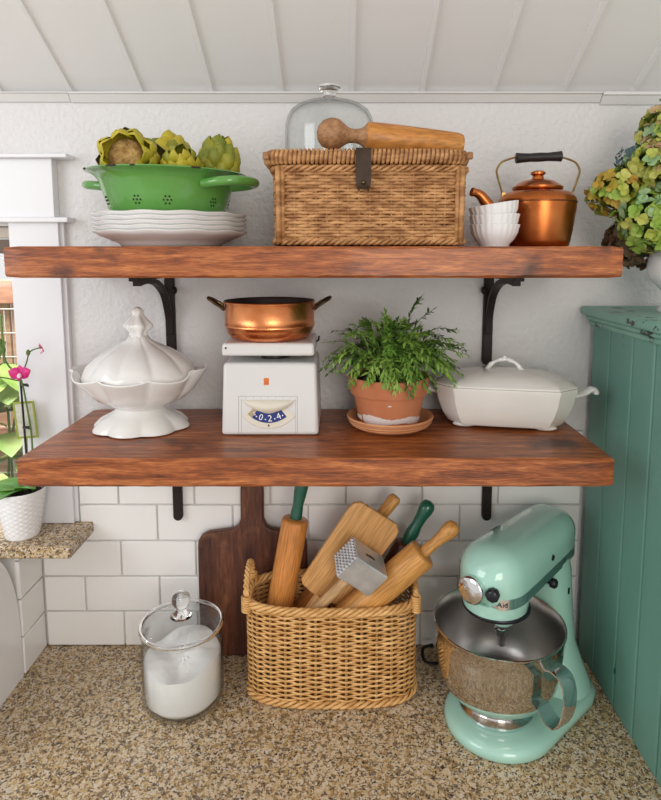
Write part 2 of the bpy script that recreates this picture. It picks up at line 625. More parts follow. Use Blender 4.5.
b = MB()                                     # subway tile backsplash
b.box(-0.636, 0.494, -0.0045, -0.0004, 0.0005, 0.471)
b.cur = 1
for j in range(6):
    z0, z1 = j * 0.0785 + 0.0015, min((j + 1) * 0.0785 - 0.0015, 0.471)
    off = -0.4624 - (0 if j % 2 == 0 else 0.0785)
    xs = [off + 0.157 * k for k in range(-3, 9)]
    xmin = -0.6275 if z1 < 0.26 else -0.545
    edges = [xmin] + [x for x in xs if xmin + 0.03 < x < 0.494 - 0.02] + [0.494]
    for a0, a1 in zip(edges[:-1], edges[1:]):
        b.box(a0 + 0.0015, a1 - 0.0015, -0.0095, -0.003, z0, z1)
struct('backsplash', b, ['grout', 'tile'], bevel=0.002)
bpy.data.objects['backsplash'].name = 'wall_back_tiles'

b = MB()                                     # sloping tongue and groove ceiling
w = 0.1345
for k in range(-11, 12):
    x0, x1 = 0.019 + w * k + 0.002, 0.019 + w * (k + 1) - 0.002
    y0, z0, y1 = 0.0, 1.139, -2.6
    z1 = z0 - y1 * SL
    b.add([(x0, y0, z0), (x1, y0, z0), (x1, y1, z1), (x0, y1, z1), (x0, y0, z0 + .012), (x1, y0, z0 + .012), (x1, y1, z1 + .012), (x0, y1, z1 + .012)],
          [(0, 1, 2, 3), (7, 6, 5, 4), (0, 4, 5, 1), (1, 5, 6, 2), (2, 6, 7, 3), (3, 7, 4, 0)])
    # raised bead along each joint
    bx = x0 - 0.002
    b.add([(bx - .0048, y0, z0 - .0055), (bx + .0048, y0, z0 - .0055), (bx + .0048, y1, z1 - .001), (bx - .0048, y1, z1 - .001),
           (bx - .0048, y0, z0 + .006), (bx + .0048, y0, z0 + .006), (bx + .0048, y1, z1 + .006), (bx - .0048, y1, z1 + .006)],
          [(0, 1, 2, 3), (7, 6, 5, 4), (0, 4, 5, 1), (1, 5, 6, 2), (2, 6, 7, 3), (3, 7, 4, 0)])
b.cur = 1
b.add([(-1.6, 0, 1.1515), (1.6, 0, 1.1515), (1.6, -2.6, 1.1515 + 2.6 * SL), (-1.6, -2.6, 1.1515 + 2.6 * SL),
       (-1.6, 0, 1.20), (1.6, 0, 1.20), (1.6, -2.6, 1.2 + 2.6 * SL), (-1.6, -2.6, 1.2 + 2.6 * SL)],
      [(0, 1, 2, 3), (7, 6, 5, 4), (0, 4, 5, 1), (1, 5, 6, 2), (2, 6, 7, 3), (3, 7, 4, 0)])
struct('ceiling', b, ['ceiling_paint', 'gap_dark'], bevel=0.0012)
for i, (x0, x1, dz) in enumerate(((-1.6, -0.522, 0.001), (-0.5212, 0.4965, 0.0), (0.4973, 1.5, -0.004))):
    b = MB()
    pf = [(-0.0005, 1.1195 + dz), (-0.004, 1.1195 + dz), (-0.0145, 1.133 + dz * .7), (-0.019, 1.1335 + dz * .7), (-0.019, 1.1365), (-0.0005, 1.1365)]
    b.rings([[(x, y, z) for y, z in pf] for x in (x0, x1)])
    struct('trim_%d' % (i + 1), b, 'trim_paint', bevel=0.001)
b = MB()
b.box(-1.7, 1.5, -3.2, 0.0, -0.95, -0.901)
struct('floor', b, 'floor_wood', smooth=0)

# window with casing, sill and the garden behind
win = bpy.data.objects.new('window_1', None)
S.collection.objects.link(win)
win['kind'] = 'structure'
b = MB()
b.box(-0.649, -0.552, -0.020, -0.0005, 0.2785, 0.893)
b.box(-0.5535, -0.545, -0.012, -0.0005, 0.2785, 0.893)
link_mesh('casing', b, 'white_paint', win, bevel=0.0015)
b = MB()
b.box(-1.5, -0.556, -0.024, -0.0005, 0.900, 1.012)
b.box(-1.5, -0.527, -0.034, -0.0005, 0.891, 0.9005)
b.box(-1.5, -0.521, -0.038, -0.0005, 1.0115, 1.019)
link_mesh('head_casing', b, 'white_paint', win, bevel=0.0015)
b = MB()
b.box(-1.25, -0.517, -0.120, 0.12, 0.2535, 0.278)
link_mesh('sill', b, 'granite', win, bevel=0.003)
b = MB()
b.box(-1.25, -0.650, 0.02, 0.075, 0.862, 0.884)
link_mesh('top_rail', b, 'sash_beige', win, bevel=0.002)
b = MB()
b.box(-0.656, -0.650, 0.001, 0.075, 0.28, 0.862)
b.box(-1.25, -0.656, 0.03, 0.07, 0.279, 0.292)
link_mesh('window_frame', b, 'white_paint', win, bevel=0.001)
b = MB()
b.box(-1.25, -0.656, 0.048, 0.052, 0.292, 0.862)
link_mesh('pane', b, 'pane_glass', win, smooth=0)
b = MB()
b.box(-1.24, -0.658, 0.024, 0.028, 0.835, 0.8595)
b.tube([(-1.24, 0.026, 0.835), (-0.658, 0.026, 0.835)], 0.004, 8)
tag(link_mesh('roller_blind', b, 'blind'), 'dark brown rolled blind at the top of the left window', 'blind')

b = MB()
b.box(-4.0, 1.0, 0.13, 3.5, -0.95, -0.9)
o = struct('ground', b, 'ground_green', smooth=0)
fz = thing('garden_fence', 'brown wooden board fence outside beyond the left window', 'fence', (-1.5, 1.35, -0.9))
for k in range(15):
    b = MB()
    b.box(-2.1 + k * 0.2, -2.1 + k * 0.2 + 0.19, 0, 0.02, 0.0, 1.60)
    link_mesh('board', b, 'fence_wood', fz, bevel=0.003)
for z, h in ((1.52, 0.10), (0.9, 0.09), (0.25, 0.09)):
    b = MB()
    b.box(-2.1, 0.9, -0.04, -0.001, z, z + h)
    link_mesh('rail', b, 'fence_rail', fz, bevel=0.004)
ws = MB()
for k in range(31):
    ws.tube([(-2.1 + 0.1 * k, -0.055, 0.1), (-2.1 + 0.1 * k, -0.055, 1.5)], 0.0022, 5)
for k in range(15):
    ws.tube([(-2.1, -0.058, 0.1 + 0.1 * k), (0.9, -0.058, 0.1 + 0.1 * k)], 0.0022, 5)
link_mesh('wire_mesh', ws, 'wire', fz)


def leaf_mb(mb, L, Wd, Tm, curl=0.25, n=5, tip=1.0, fold=0.15, rnd=False):
    vs, fs = [], []
    for i in range(n + 1):
        t = i / n
        hw = Wd * 0.5 * (math.sin(PI * min(1, t ** 0.8)) ** 0.8 if 0 < t < 1 else 0.03)
        if rnd:
            hw = Wd * 0.5 * (max(0.02, 1 - (2 * t - 1.1) ** 2 / 1.21) ** 0.5 if t < 1 else 0.22)
        x = L * t
        z = -curl * L * t * t
        vs += [(x, -hw, z + fold * hw), (x, 0, z), (x, hw, z + fold * hw)]
    for i in range(n):
        a = i * 3
        fs += [(a, a + 3, a + 4, a + 1), (a + 1, a + 4, a + 5, a + 2)]
    mb.add(vs, fs, Tm)


def rot(ax, ay, az):
    return Matrix.Rotation(az, 4, 'Z') @ Matrix.Rotation(ay, 4, 'Y') @ Matrix.Rotation(ax, 4, 'X')


rg = random.Random(3)
for nm, loc, h, nl, lab in (('climbing_vine', (-1.35, 1.14, -0.9), 1.62, 60, 'bright green vine climbing the fence outside the window, upper plant'),
                            ('garden_shrub', (-1.45, 0.85, -0.9), 1.02, 46, 'low pale green shrub outside the window in front of the fence')):
    t = thing(nm, lab, 'plant', loc)
    st, lf = MB(), MB()
    for k in range(7):
        a = rg.uniform(0, 6.28)
        p = spline([(0.02 * math.cos(a), 0.01 * math.sin(a), 0), (0.12 * math.cos(a), 0.03 * math.sin(a), h * 0.5),
                    (rg.uniform(-.3, .3), rg.uniform(-.04, .05), h * rg.uniform(.8, 1))], 14)
        st.tube(p, 0.005, 5)
        for q in range(nl // 7 + 1):
            c = p[rg.randint(3, 14)]
            leaf_mb(lf, rg.uniform(.09, .15), rg.uniform(.08, .12), T(*c) @ rot(0, rg.uniform(-.4, 1.0), rg.uniform(0, 6.28)), 0.3)
    link_mesh('stem', st, 'stem_green', t)
    link_mesh('foliage', lf, 'vine_leaf', t)

# ------------------------------------------------------------------ counter and cabinet
b = MB()
b.box(-1.7, 1.5, -0.66, -0.0005, -0.032, 0.0)
tag(link_mesh('countertop', b, 'granite', bevel=0.003), 'beige and brown speckled granite worktop along the tiled wall', 'countertop')

b = MB()                                     # rounded white bin end
pr = []
for i in range(13):
    a = PI / 2 * i / 12
    pr.append((-0.1 - 0.11 + 0.11 * math.cos(a), 0.10 + 0.20 * math.sin(a)))
pr = [(-0.1, 0.0008), (-0.1, 0.03), (-0.1, 0.07)] + pr
pr += [(-0.21 - (y + 0.21) - 0.06, z) for y, z in reversed(pr)]
rs = [[(x, (y + 0.23) * s - 0.23, z * s2) for y, z in pr] for x, s, s2 in ((-0.95, 0.95, 0.97), (-0.94, 1, 1), (-0.64, 1, 1), (-0.63, 0.975, 0.985))]
b.rings(rs)
tag(link_mesh('bread_bin', b, 'porcelain_white', smooth=50), 'smooth white round-cornered bin at the left edge of the worktop', 'bin')

cab = thing('hutch_cabinet', 'tall teal green painted cabinet with plank side and worn moulding', 'cabinet', (0.498, -0.02, 0.0))
b = MB()
b.box(0.008, 0.62, -0.50, 0, 0.0008, 0.700)
link_mesh('body', b, 'teal_paint', cab, smooth=0)
ys = [0.0, -0.078, -0.168, -0.243, -0.322, -0.41, -0.50]
b = MB()
for y1, y0 in zip(ys[:-1], ys[1:]):
    b.box(0, 0.0085, y0 + 0.002, y1 - 0.002, 0.0008, 0.697)
link_mesh('side_panel', b, 'teal_paint', cab, bevel=0.003)
b = MB()
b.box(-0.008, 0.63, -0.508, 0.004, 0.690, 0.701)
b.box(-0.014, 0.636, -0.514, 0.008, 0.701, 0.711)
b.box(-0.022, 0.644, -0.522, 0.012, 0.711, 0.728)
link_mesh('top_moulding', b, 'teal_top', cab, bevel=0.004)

# ------------------------------------------------------------------ shelves and brackets


def plank(x0, x1, z0, z1, seed):
    r = random.Random(seed)
    n = 46
    rs = []
    for i in range(n + 1):
        x = x0 + (x1 - x0) * i / n
        j = [r.uniform(-.0011, .0011) for _ in range(4)]
        e = 0.0035
        ring = [(x, -0.31 + e + j[0], z0), (x, -0.31, z0 + e + j[1]), (x, -0.31, z1 - e + j[2]), (x, -0.31 + e + j[3], z1), (x, -0.0102, z1), (x, -0.0102, z0)]
        if i in (0, n):
            ring = [(x, y * 0.992 - 0.001, (z0 + z1) / 2 + (z - (z0 + z1) / 2) * 0.93) for _, y, z in ring]
        rs.append(ring)
    b = MB()
    b.rings(rs[:1] + [[(p[0] + (0.003 if i == 0 else 0), p[1], p[2]) for p in q] for i, q in enumerate(rs[1:-1])] + rs[-1:])
    return b


o = link_mesh('wall_shelf', plank(-0.502, 0.4175, 0.7955, 0.8424, 5), 'shelf_wood', smooth=30)
tag(o, 'upper thick reddish wooden shelf carrying the picnic basket and kettle', 'shelf', 'thick wooden wall shelves')
o = link_mesh('wall_shelf', plank(-0.503, 0.4212, 0.4715, 0.5170, 9), 'shelf_wood', smooth=30)
tag(o, 'lower thick reddish wooden shelf carrying the scale and potted plant', 'shelf', 'thick wooden wall shelves')


def bracket(x, z, label, wall=0.0):
    t = thing('shelf_bracket', label, 'bracket', (x, -wall, z), group='black iron shelf brackets')
    b = MB()
    b.box(-0.0095, 0.0095, -0.011, -0.0005, -0.178, -0.0008)
    b.lathe([(0.0002, 0), (0.0095, 0), (0.0095, 0.011), (0.0002, 0.011)], 16, T=T(0, -0.0005, -0.178) @ Matrix.Rotation(PI / 2, 4, 'X'))
    link_mesh('wall_bar', b, 'iron', t, bevel=0.0015)
    b = MB()
    b.box(-0.0085, 0.0085, -0.215, -0.011, -0.010, -0.0008)
    link_mesh('arm', b, 'iron', t, bevel=0.0015)
    b = MB()
    p = spline([(0, -0.011, -0.125), (0, -0.018, -0.085), (0, -0.045, -0.042), (0, -0.095, -0.018), (0, -0.16, -0.012), (0, -0.20, -0.014)], 20)
    rs = []
    for i, q in enumerate(p):
        d = (p[min(i + 1, 20)] - p[max(i - 1, 0)]).normalized()
        nrm = Vector((0, -d.z, d.y))
        rs.append([tuple(q + Vector((sx * 0.007, 0, 0)) + nrm * sn * 0.0045) for sx, sn in ((-1, -1), (1, -1), (1, 1), (-1, 1))])
    b.rings(rs)
    link_mesh('brace', b, 'iron', t, bevel=0.001)
    for sx in (-1, 1):
        b = MB()
        b.ell((sx * 0.011, -0.014, -0.037), (0.006, 0.008, 0.008), 12, 8)
        link_mesh('bolt', b, 'iron', t)
    return t


bracket(-0.343, 0.7955, 'black iron bracket under the upper shelf, behind the white tureen')
bracket(0.292, 0.7955, 'black iron bracket under the upper shelf, above the covered dish')
bracket(-0.338, 0.4715, 'black iron bracket end under the lower shelf, beside the cutting board', 0.0095)
bracket(0.298, 0.4715, 'black iron bracket end under the lower shelf, above the stand mixer', 0.0095)

# ------------------------------------------------------------------ plates, colander, artichokes
PX, PY = -0.2935, -0.155


def plate(z, ph, label, bottom=False, sc=1.0):
    b = MB()

    def fn(a, j, r, zz):
        k = smoothstep(0.09, 0.134, r)
        s = math.cos(12 * a + ph)
        return (r * (1 + 0.010 * k * s), zz + 0.0008 * k * s)
    R = 0.1275 * sc
    pr = [(0.001, 0.004), (0.076, 0.004), (0.079, 0.0005), (0.083, 0.0005), (0.086, 0.005), (0.10, 0.011), (0.117, 0.018), (R, 0.0235), (R + .0006, 0.0255),
          (R - .002, 0.0265), (0.117, 0.0208), (0.098, 0.0136), (0.086, 0.0073), (0.001, 0.0062)]
    b.lathe(pr, 96, fn)
    o = link_mesh('dinner_plate', b, 'plate_white', smooth=60)
    place(o, (PX, PY, z))
    tag(o, label, 'plate', 'stacked scalloped white plates')
    return o


plate(0.8426, 0.0, 'white scalloped dinner plate at the bottom of the stack on the upper shelf')
plate(0.8426 + 0.0072, 0.6, 'white scalloped dinner plate, second from the bottom of the stack')
plate(0.8426 + 0.0144, 1.1, 'white scalloped dinner plate in the middle of the stack of five')
plate(0.8426 + 0.0216, 0.3, 'white scalloped dinner plate, second from the top of the stack')
plate(0.8426 + 0.0288, 0.9, 'white scalloped dinner plate on top of the stack under the colander')

col = thing('colander', 'green enamel colander with two handles standing on the stacked plates', 'colander', (-0.2985, -0.155, 0.8808), (math.radians(0.6), math.radians(1.2), math.radians(-24)))
b = MB()
body = [(0.001, 0.004), (0.072, 0.004), (0.074, 0.0003), (0.078, 0.0003), (0.081, 0.006), (0.094, 0.013), (0.1035, 0.028), (0.1115, 0.055), (0.1175, 0.078), (0.1210, 0.0875), (0.127, 0.0935), (0.1345, 0.0960),
        (0.1365, 0.0975), (0.135, 0.0995), (0.126, 0.0965), (0.119, 0.091), (0.1145, 0.079), (0.1085, 0.055), (0.1005, 0.030), (0.091, 0.016), (0.078, 0.010), (0.001, 0.008)]
b.lathe([(r * (0.94 + 0.035 * smoothstep(0.08, 0.094, z)), z * 0.865) for r, z in body], 72)
link_mesh('bowl', b, 'enamel_green', col, smooth=50)
for ca in [math.radians(-66 + d) for d in (-55, -12, 15, 60, 100, 140, 180, 220, 262)]:
    b = MB()
    for q in range(7):
        da, dz = (0, 0) if q == 0 else (0.058 * math.cos(q * PI / 3), 0.0062 * math.sin(q * PI / 3))
        a, z = ca + da, 0.036 + dz
        r = (0.1035 + (z / 0.865 - 0.028) * 0.2963) * 0.94 + 0.0004
        nrm = Vector((math.cos(a), math.sin(a), -0.29)).normalized()
        c = Vector((r * math.cos(a), r * math.sin(a), z))
        b.lathe([(0.0001, 0.0004), (0.0015, 0.0004), (0.0017, -0.0006)], 8, T=align(c, c + nrm))
    link_mesh('perforations', b, 'hole_dark', col)
for sgn in (-1, 1):
    b = MB()
    p = spline([(sgn * 0.103, -0.040, 0.064), (sgn * 0.130, -0.042, 0.066), (sgn * 0.152, -0.032, 0.068), (sgn * 0.1610, -0.012, 0.069), (sgn * 0.1610, 0.012, 0.069),
                (sgn * 0.152, 0.032, 0.068), (sgn * 0.130, 0.042, 0.066), (sgn * 0.103, 0.040, 0.064)], 28)
    b.tube(p, 0, 12, flat=(0.0085, 0.0078))
    link_mesh('handle', b, 'enamel_green', col)


for a0, a1 in ((-1.62, -1.47), (-1.30, -1.24), (-0.62, -0.50), (-2.2, -2.1)):
    b = MB()
    b.tube([(0.1334 * math.cos(a0 + (a1 - a0) * i / 8), 0.1334 * math.sin(a0 + (a1 - a0) * i / 8), 0.0846) for i in range(9)], [0.0003] + [0.0016] * 7 + [0.0003], 6)
    plabel(link_mesh('rim_chip', b, 'chip_dark', col), 'dark chip in the enamel rim')


def bract(mb, L, Wd, th, bend, Tm, n=5):
    """thick pointed scale: base at the origin, grows along +z, faces +x outward"""
    rows = []
    for i in range(n + 1):
        t = i / n
        hw = Wd * 0.5 * (0.62 + 0.75 * t - 0.2 * t * t) * (1 - t ** 3.2) ** 0.6 + 0.0004
        z = L * t
        x = bend * L * math.sin(t * PI) * 0.45 + (0.12 * L * (t - 0.6) ** 2 if t > 0.6 else 0)
        rows.append((x, hw, z))
    vs, fs = [], []
    for x, hw, z in rows:
        for k in range(-2, 3):
            y = hw * k / 2
            vs.append((x - 2.2 * y * y / max(Wd, 1e-4), y, z))
    m = len(vs)
    vs += [(x - th, y, z) for x, y, z in vs]
    for i in range(n):
        for k in range(4):
            a = i * 5 + k
            fs.append((a, a + 1, a + 6, a + 5))
            fs.append((m + a + 5, m + a + 6, m + a + 1, m + a))
    for i in range(n):
        for k in (0, 4):
            a = i * 5 + k
            q = (a, a + 5, m + a + 5, m + a)
            fs.append(q if k == 0 else q[::-1])
    for k in range(4):
        a = n * 5 + k
        fs.append((a, a + 1, m + a + 1, m + a))
    mb.add(vs, fs, Tm)


def artichoke(label, loc, rotation, R, Hh, opened, seed, mats):
    r = random.Random(seed)
    t = thing('artichoke', label, 'artichoke', loc, rotation, 'artichokes in the green colander')
    b = MB()
    b.ell((0, 0, 0), (R * 0.82, R * 0.82, Hh * 0.42), 18, 12)
    layers = 6 if not opened else 5
    for L in range(layers):
        u = L / (layers - 1)
        pol = math.radians(150 - (112 if not opened else 88) * u)
        cnt = [8, 9, 9, 8, 7, 5][L]
        for k in range(cnt):
            a = 2 * PI * (k + 0.5 * (L % 2)) / cnt + r.uniform(-.1, .1)
            rr = R * 0.80 * math.sin(pol)
            z = -Hh * 0.42 * -math.cos(pol)
            tilt = (math.radians(24) if not opened else math.radians(34)) * (1 - u) - math.radians(14 if not opened else 2) * u + r.uniform(-.08, .08) + (0.5 if opened and L < 2 and k % 2 == 0 else 0)
            b.cur = r.choice([0, 0, 1]) if not opened else (2 if L < 2 and r.random() < 0.6 else (1 if L > 2 else r.choice([0, 1])))
            Tm = T(rr * math.cos(a), rr * math.sin(a), z) @ Matrix.Rotation(a, 4, 'Z') @ Matrix.Rotation(tilt, 4, 'Y')
            bract(b, Hh * r.uniform(.36, .44), R * (1.0 - 0.25 * u), R * 0.05, 0.55, Tm)
    link_mesh('bracts', b, mats, t, smooth=50)
    if opened:
        c = MB()
        c.ell((0, 0, Hh * 0.30), (R * 0.62, R * 0.62, Hh * 0.16), 20, 10)
        link_mesh('choke', c, 'artichoke_choke', t)
    return t


am = ['artichoke', 'artichoke_yellow', 'artichoke_dark']
artichoke('large yellow-green artichoke with an open brown heart facing out of the colander', (-0.342, -0.203, 0.980), (math.radians(82), 0, math.radians(4)), 0.047, 0.092, True, 4, am)
artichoke('plump green artichoke standing upright at the right in the colander', (-0.213, -0.160, 0.970), (math.radians(14), math.radians(12), 0.3), 0.037, 0.084, False, 6, am)
artichoke('small artichoke tilted behind the opened one in the colander', (-0.308, -0.110, 0.992), (math.radians(-20), math.radians(30), 0.9), 0.040, 0.084, False, 8, am)
artichoke('pale yellow artichoke lying low in the middle of the colander', (-0.263, -0.200, 0.962), (math.radians(50), math.radians(-20), 0.5), 0.032, 0.074, False, 10, ['artichoke_yellow', 'artichoke', 'artichoke_yellow'])


# ------------------------------------------------------------------ wicker
def perimeter(a, c, n, N):
    """superellipse outline resampled evenly: list of (x, y, nx, ny)"""
    raw = []
    for i in range(720):
        t = 2 * PI * i / 720
        ct, st = math.cos(t), math.sin(t)
        raw.append(Vector((a * math.copysign(abs(ct) ** (2 / n), ct), c * math.copysign(abs(st) ** (2 / n), st))))
    cum = [0.0]
    for i in range(720):
        cum.append(cum[-1] + (raw[(i + 1) % 720] - raw[i]).length)
    out, k = [], 0
    for i in range(N):
        d = cum[-1] * i / N
        while cum[k + 1] < d:
            k += 1
        f = (d - cum[k]) / max(1e-9, cum[k + 1] - cum[k])
        out.append(raw[k].lerp(raw[(k + 1) % 720], f))
    res = []
    for i in range(N):
        t = out[(i + 1) % N] - out[i - 1]
        t.normalize()
        res.append((out[i].x, out[i].y, t.y, -t.x))
    return res, cum[-1]


def woven(wm, sm, a, c, n, z0, z1, stakes, rows, amp, rv, rh, taper=0.0, skip=None, seed=1):
    """rows of reed passing in and out of upright stakes"""
    r = random.Random(seed)
    SUB = 4
    per, L = perimeter(a, c, n, stakes * SUB)
    N = len(per)
    for j in range(rows):
        z = z0 + (z1 - z0) * (j + 0.5) / rows
        v = (j + 0.5) / rows
        s = 1 - taper * (1 - v)
        path = []
        for i in range(N):
            x, y, nx, ny = per[i]
            o = amp * math.cos(PI * i / SUB + PI * (j % 2)) + r.uniform(-.0003, .0003)
            path.append((x * s + nx * o, y * s + ny * o, z + r.uniform(-.0006, .0006)))
        wm.tube(path, 0, 6, closed=True, flat=(rh, rv))
    for k in range(stakes):
        x, y, nx, ny = per[k * SUB]
        s0 = 1 - taper
        sm.tube([(x * s0, y * s0, z0), (x, y, z1)], amp * 0.75, 6)
    return per


def braid(mb, a, c, n, z, R, r, pitch, strands=3, zf=None, taper=1.0):
    per, L = perimeter(a, c, n, 360)
    turns = max(3, round(L / pitch))
    steps = max(360, turns * 9)
    for sdx in range(strands):
        path = []
        for i in range(steps):
            f = i / steps * 360
            k = int(f)
            w = f - k
            p, q = per[k % 360], per[(k + 1) % 360]
            x, y, nx, ny = [p[m] * (1 - w) + q[m] * w for m in range(4)]
            ph = 2 * PI * (turns * i / steps + sdx / strands)
            zz = z + (zf(x, y) if zf else 0)
            path.append((x + nx * R * math.cos(ph), y + ny * R * math.cos(ph), zz + R * math.sin(ph)))
        mb.tube(path, r, 5, closed=True)


# picnic basket on the upper shelf
pb = thing('picnic_basket', 'lidded brown wicker picnic basket with dark leather strap on the upper shelf', 'basket', (0.0425, -0.184, 0.8440))
pb.scale = (1, 1, 0.967)
wm, sm = MB(), MB()
woven(wm, sm, 0.1480, 0.096, 9, 0.008, 0.124, 56, 23, 0.0018, 0.0031, 0.0019, taper=0.012, seed=4)
braid(wm, 0.1470, 0.0950, 9, 0.006, 0.0035, 0.0030, 0.03)
braid(wm, 0.149, 0.098, 9, 0.119, 0.0036, 0.0028, 0.035)
for sx in (-1, 1):
    for sy in (-1, 1):
        for d in (-1, 1):
            wm.tube([(sx * (0.1390 - (0.006 if d > 0 else 0)), sy * (0.0905 + (0.004 if d < 0 else 0)) - 0, 0.004), (sx * (0.139 - (0.006 if d > 0 else 0)), sy * (0.0955 + 0.004 * (d < 0)), 0.122)], 0.0042, 7)
ob = link_mesh('body', wm, 'wicker_brown', pb, smooth=180)
link_mesh('stakes', sm, 'wicker_brown', pb)
ln = MB()
ln.box(-0.132, 0.132, -0.083, 0.083, 0.004, 0.008)
link_mesh('bottom_board', ln, 'wicker_dark', pb, smooth=0)
lm = MB()
per, L = perimeter(0.1505, 0.100, 9, 160)
lm.tube([(x, y, 0.1365) for x, y, _, _ in per], 0, 8, closed=True, flat=(0.0055, 0.0085))
for i in range(round(L / 0.0066)):
    d = i / round(L / 0.0066) * 160
    x, y, nx, ny = [per[int(d) % 160][m] * (1 - d % 1) + per[(int(d) + 1) % 160][m] * (d % 1) for m in range(4)]
    tx, ty = -ny, nx
    ring = [(x + nx * 0.0062 * math.cos(u) + tx * 0.0012 * math.sin(u * 1), y + ny * 0.0062 * math.cos(u) + ty * 0.0012 * math.sin(u), 0.1365 + 0.0095 * math.sin(u)) for u in [2 * PI * q / 12 for q in range(12)]]
    lm.tube(ring, 0.0031, 5, closed=True)
for k in range(22):
    y = -0.094 + 0.188 * k / 21
    lm.tube([(-0.147 + 0.294 * i / 80, y, 0.1385 + 0.0016 * math.cos(PI * i / 2.5 + PI * (k % 2))) for i in range(81)], 0, 6, flat=(0.0046, 0.002))
lid = link_mesh('lid', lm, 'wicker_brown', pb, smooth=180)
lid.location.x = -0.005
for sx in (-1, 1):
    e = MB()
    e.box(sx * 0.152 - 0.0045, sx * 0.152 + 0.0045, -0.1075, -0.0995, 0.1315, 0.1425)
    link_mesh('corner_cap', e, 'wicker_dark', pb, bevel=0.002).location.x = -0.004
st = MB()
pth = [(-0.058, 0.1475), (-0.09, 0.1480), (-0.1085, 0.1470), (-0.1115, 0.140), (-0.1105, 0.125), (-0.109, 0.10), (-0.1082, 0.086)]
for i, (y, z) in enumerate(pth[:-1]):
    pass
rs = []
for i, (y, z) in enumerate(pth):
    y0, z0 = pth[max(0, i - 1)]
    y1, z1 = pth[min(len(pth) - 1, i + 1)]
    d = Vector((0, y1 - y0, z1 - z0)).normalized()
    nn = Vector((0, d.z, -d.y))
    hw = 0.0115 if i < len(pth) - 1 else 0.010
    c = Vector((-0.0105, y, z))
    rs.append([tuple(c + Vector((sx * hw, 0, 0)) + nn * sn * 0.0012) for sx, sn in ((-1, -1), (1, -1), (1, 1), (-1, 1))])
st.rings(rs)
sp = link_mesh('strap', st, 'leather', pb, smooth=30)
b = MB()
b.ell((-0.0105, -0.1105, 0.096), (0.0035, 0.0025, 0.0035), 12, 8)
link_mesh('stud', b, 'dark_brass', sp)
b = MB()
b.tube([(-0.0175, -0.111, 0.083), (-0.0175, -0.1135, 0.090), (-0.0035, -0.1135, 0.090), (-0.0035, -0.111, 0.083)], 0.0014, 6)
link_mesh('staple', b, 'dark_brass', sp)

BT = 0.8440 + 0.1420       # top of the lid (rim wraps)
gd = thing('glass_cloche', 'clear glass dome with a knob standing on the picnic basket lid', 'cloche', (-0.0215, -0.125, 0.8440 + 0.1378))
b = MB()
out = [(0.0775, 0.0), (0.0775, 0.054), (0.0768, 0.070), (0.0740, 0.083), (0.0675, 0.0945), (0.056, 0.103), (0.040, 0.109), (0.022, 0.1125), (0.0008, 0.1135)]
b.lathe(out + [(max(r - .0028, .0006), z - .0028 if i else 0.0) for i, (r, z) in reversed(list(enumerate(out)))], 56)
link_mesh('dome', b, 'dome_glass', gd, smooth=60)
b = MB()
b.lathe([(0.0005, 0.1136), (0.016, 0.1134), (0.0125, 0.117), (0.0095, 0.121), (0.0100, 0.125), (0.0175, 0.1285), (0.0195, 0.133), (0.0165, 0.1375), (0.0005, 0.139)], 32)
link_mesh('knob', b, 'solid_glass', gd, smooth=60)

mk = thing('wooden_masher', 'turned honey-brown wooden masher lying on the picnic basket lid', 'masher', (-0.016, -0.245, 0.0), (0, 0, 0))
p0, p1 = Vector((-0.0145, -0.243, BT + 0.0300)), Vector((0.196, -0.215, BT + 0.0178))
mk.location = p0
mt = align((0, 0, 0), p1 - p0)
b = MB()
b.lathe([(0.0005, -0.025), (0.011, -0.0228), (0.0195, -0.016), (0.024, -0.006), (0.0245, 0.002), (0.0225, 0.010), (0.016, 0.0185), (0.0115, 0.026), (0.0105, 0.036), (0.0125, 0.044), (0.0175, 0.051)], 32, T=mt, cap1=True)
link_mesh('knob_handle', b, 'masher_ball_wood', mk, smooth=60)
b = MB()
b.lathe([(0.0005, 0.0505), (0.0185, 0.051), (0.0222, 0.0545), (0.0232, 0.060), (0.0226, 0.10), (0.0205, 0.160), (0.0185, 0.200), (0.0160, 0.208), (0.0005, 0.210)], 36, T=mt)
link_mesh('barrel', b, 'masher_wood', mk, smooth=50)

# ------------------------------------------------------------------ kettle and bowls
kt = thing('copper_kettle', 'round copper kettle with brass bail and black wooden grip on the upper shelf', 'kettle', (0.3395, -0.140, 0.8426))
kt.scale = (1.0, 1.0, 0.935)
b = MB()
b.lathe([(0.0005, 0.0005), (0.052, 0.0005), (0.0555, 0.003), (0.0575, 0.012), (0.0605, 0.030), (0.0635, 0.052), (0.0655, 0.072), (0.066, 0.080), (0.0655, 0.087), (0.061, 0.094),
         (0.052, 0.1005), (0.040, 0.104), (0.0385, 0.104), (0.0005, 0.104)], 56)
link_mesh('body', b, 'copper_kettle', kt, smooth=50)
b = MB()
b.lathe([(0.0655, 0.0795), (0.0668, 0.0805), (0.0668, 0.0822), (0.0655, 0.0832)], 56)
link_mesh('seam', b, 'copper_seam', kt)
b = MB()
b.lathe([(0.0005, 0.1045), (0.0410, 0.1045), (0.0425, 0.1065), (0.0425, 0.110), (0.0395, 0.1125), (0.034, 0.1165), (0.027, 0.121), (0.017, 0.1235), (0.0105, 0.1245), (0.0095, 0.129), (0.0085, 0.131),
         (0.0125, 0.1335), (0.0125, 0.137), (0.009, 0.1395), (0.0005, 0.140)], 48)
link_mesh('lid', b, 'copper_kettle', kt, smooth=50)
b = MB()
p = spline([(-0.055, -0.022, 0.050), (-0.080, -0.028, 0.060), (-0.096, -0.031, 0.080), (-0.108, -0.033, 0.094), (-0.122, -0.036, 0.0985)], 20)
b.tube(p, [0.015 - 0.0085 * (i / 20) ** 0.8 + (0.0012 if i > 18 else 0) for i in range(21)], 14)
link_mesh('spout', b, 'copper_kettle', kt, smooth=60)
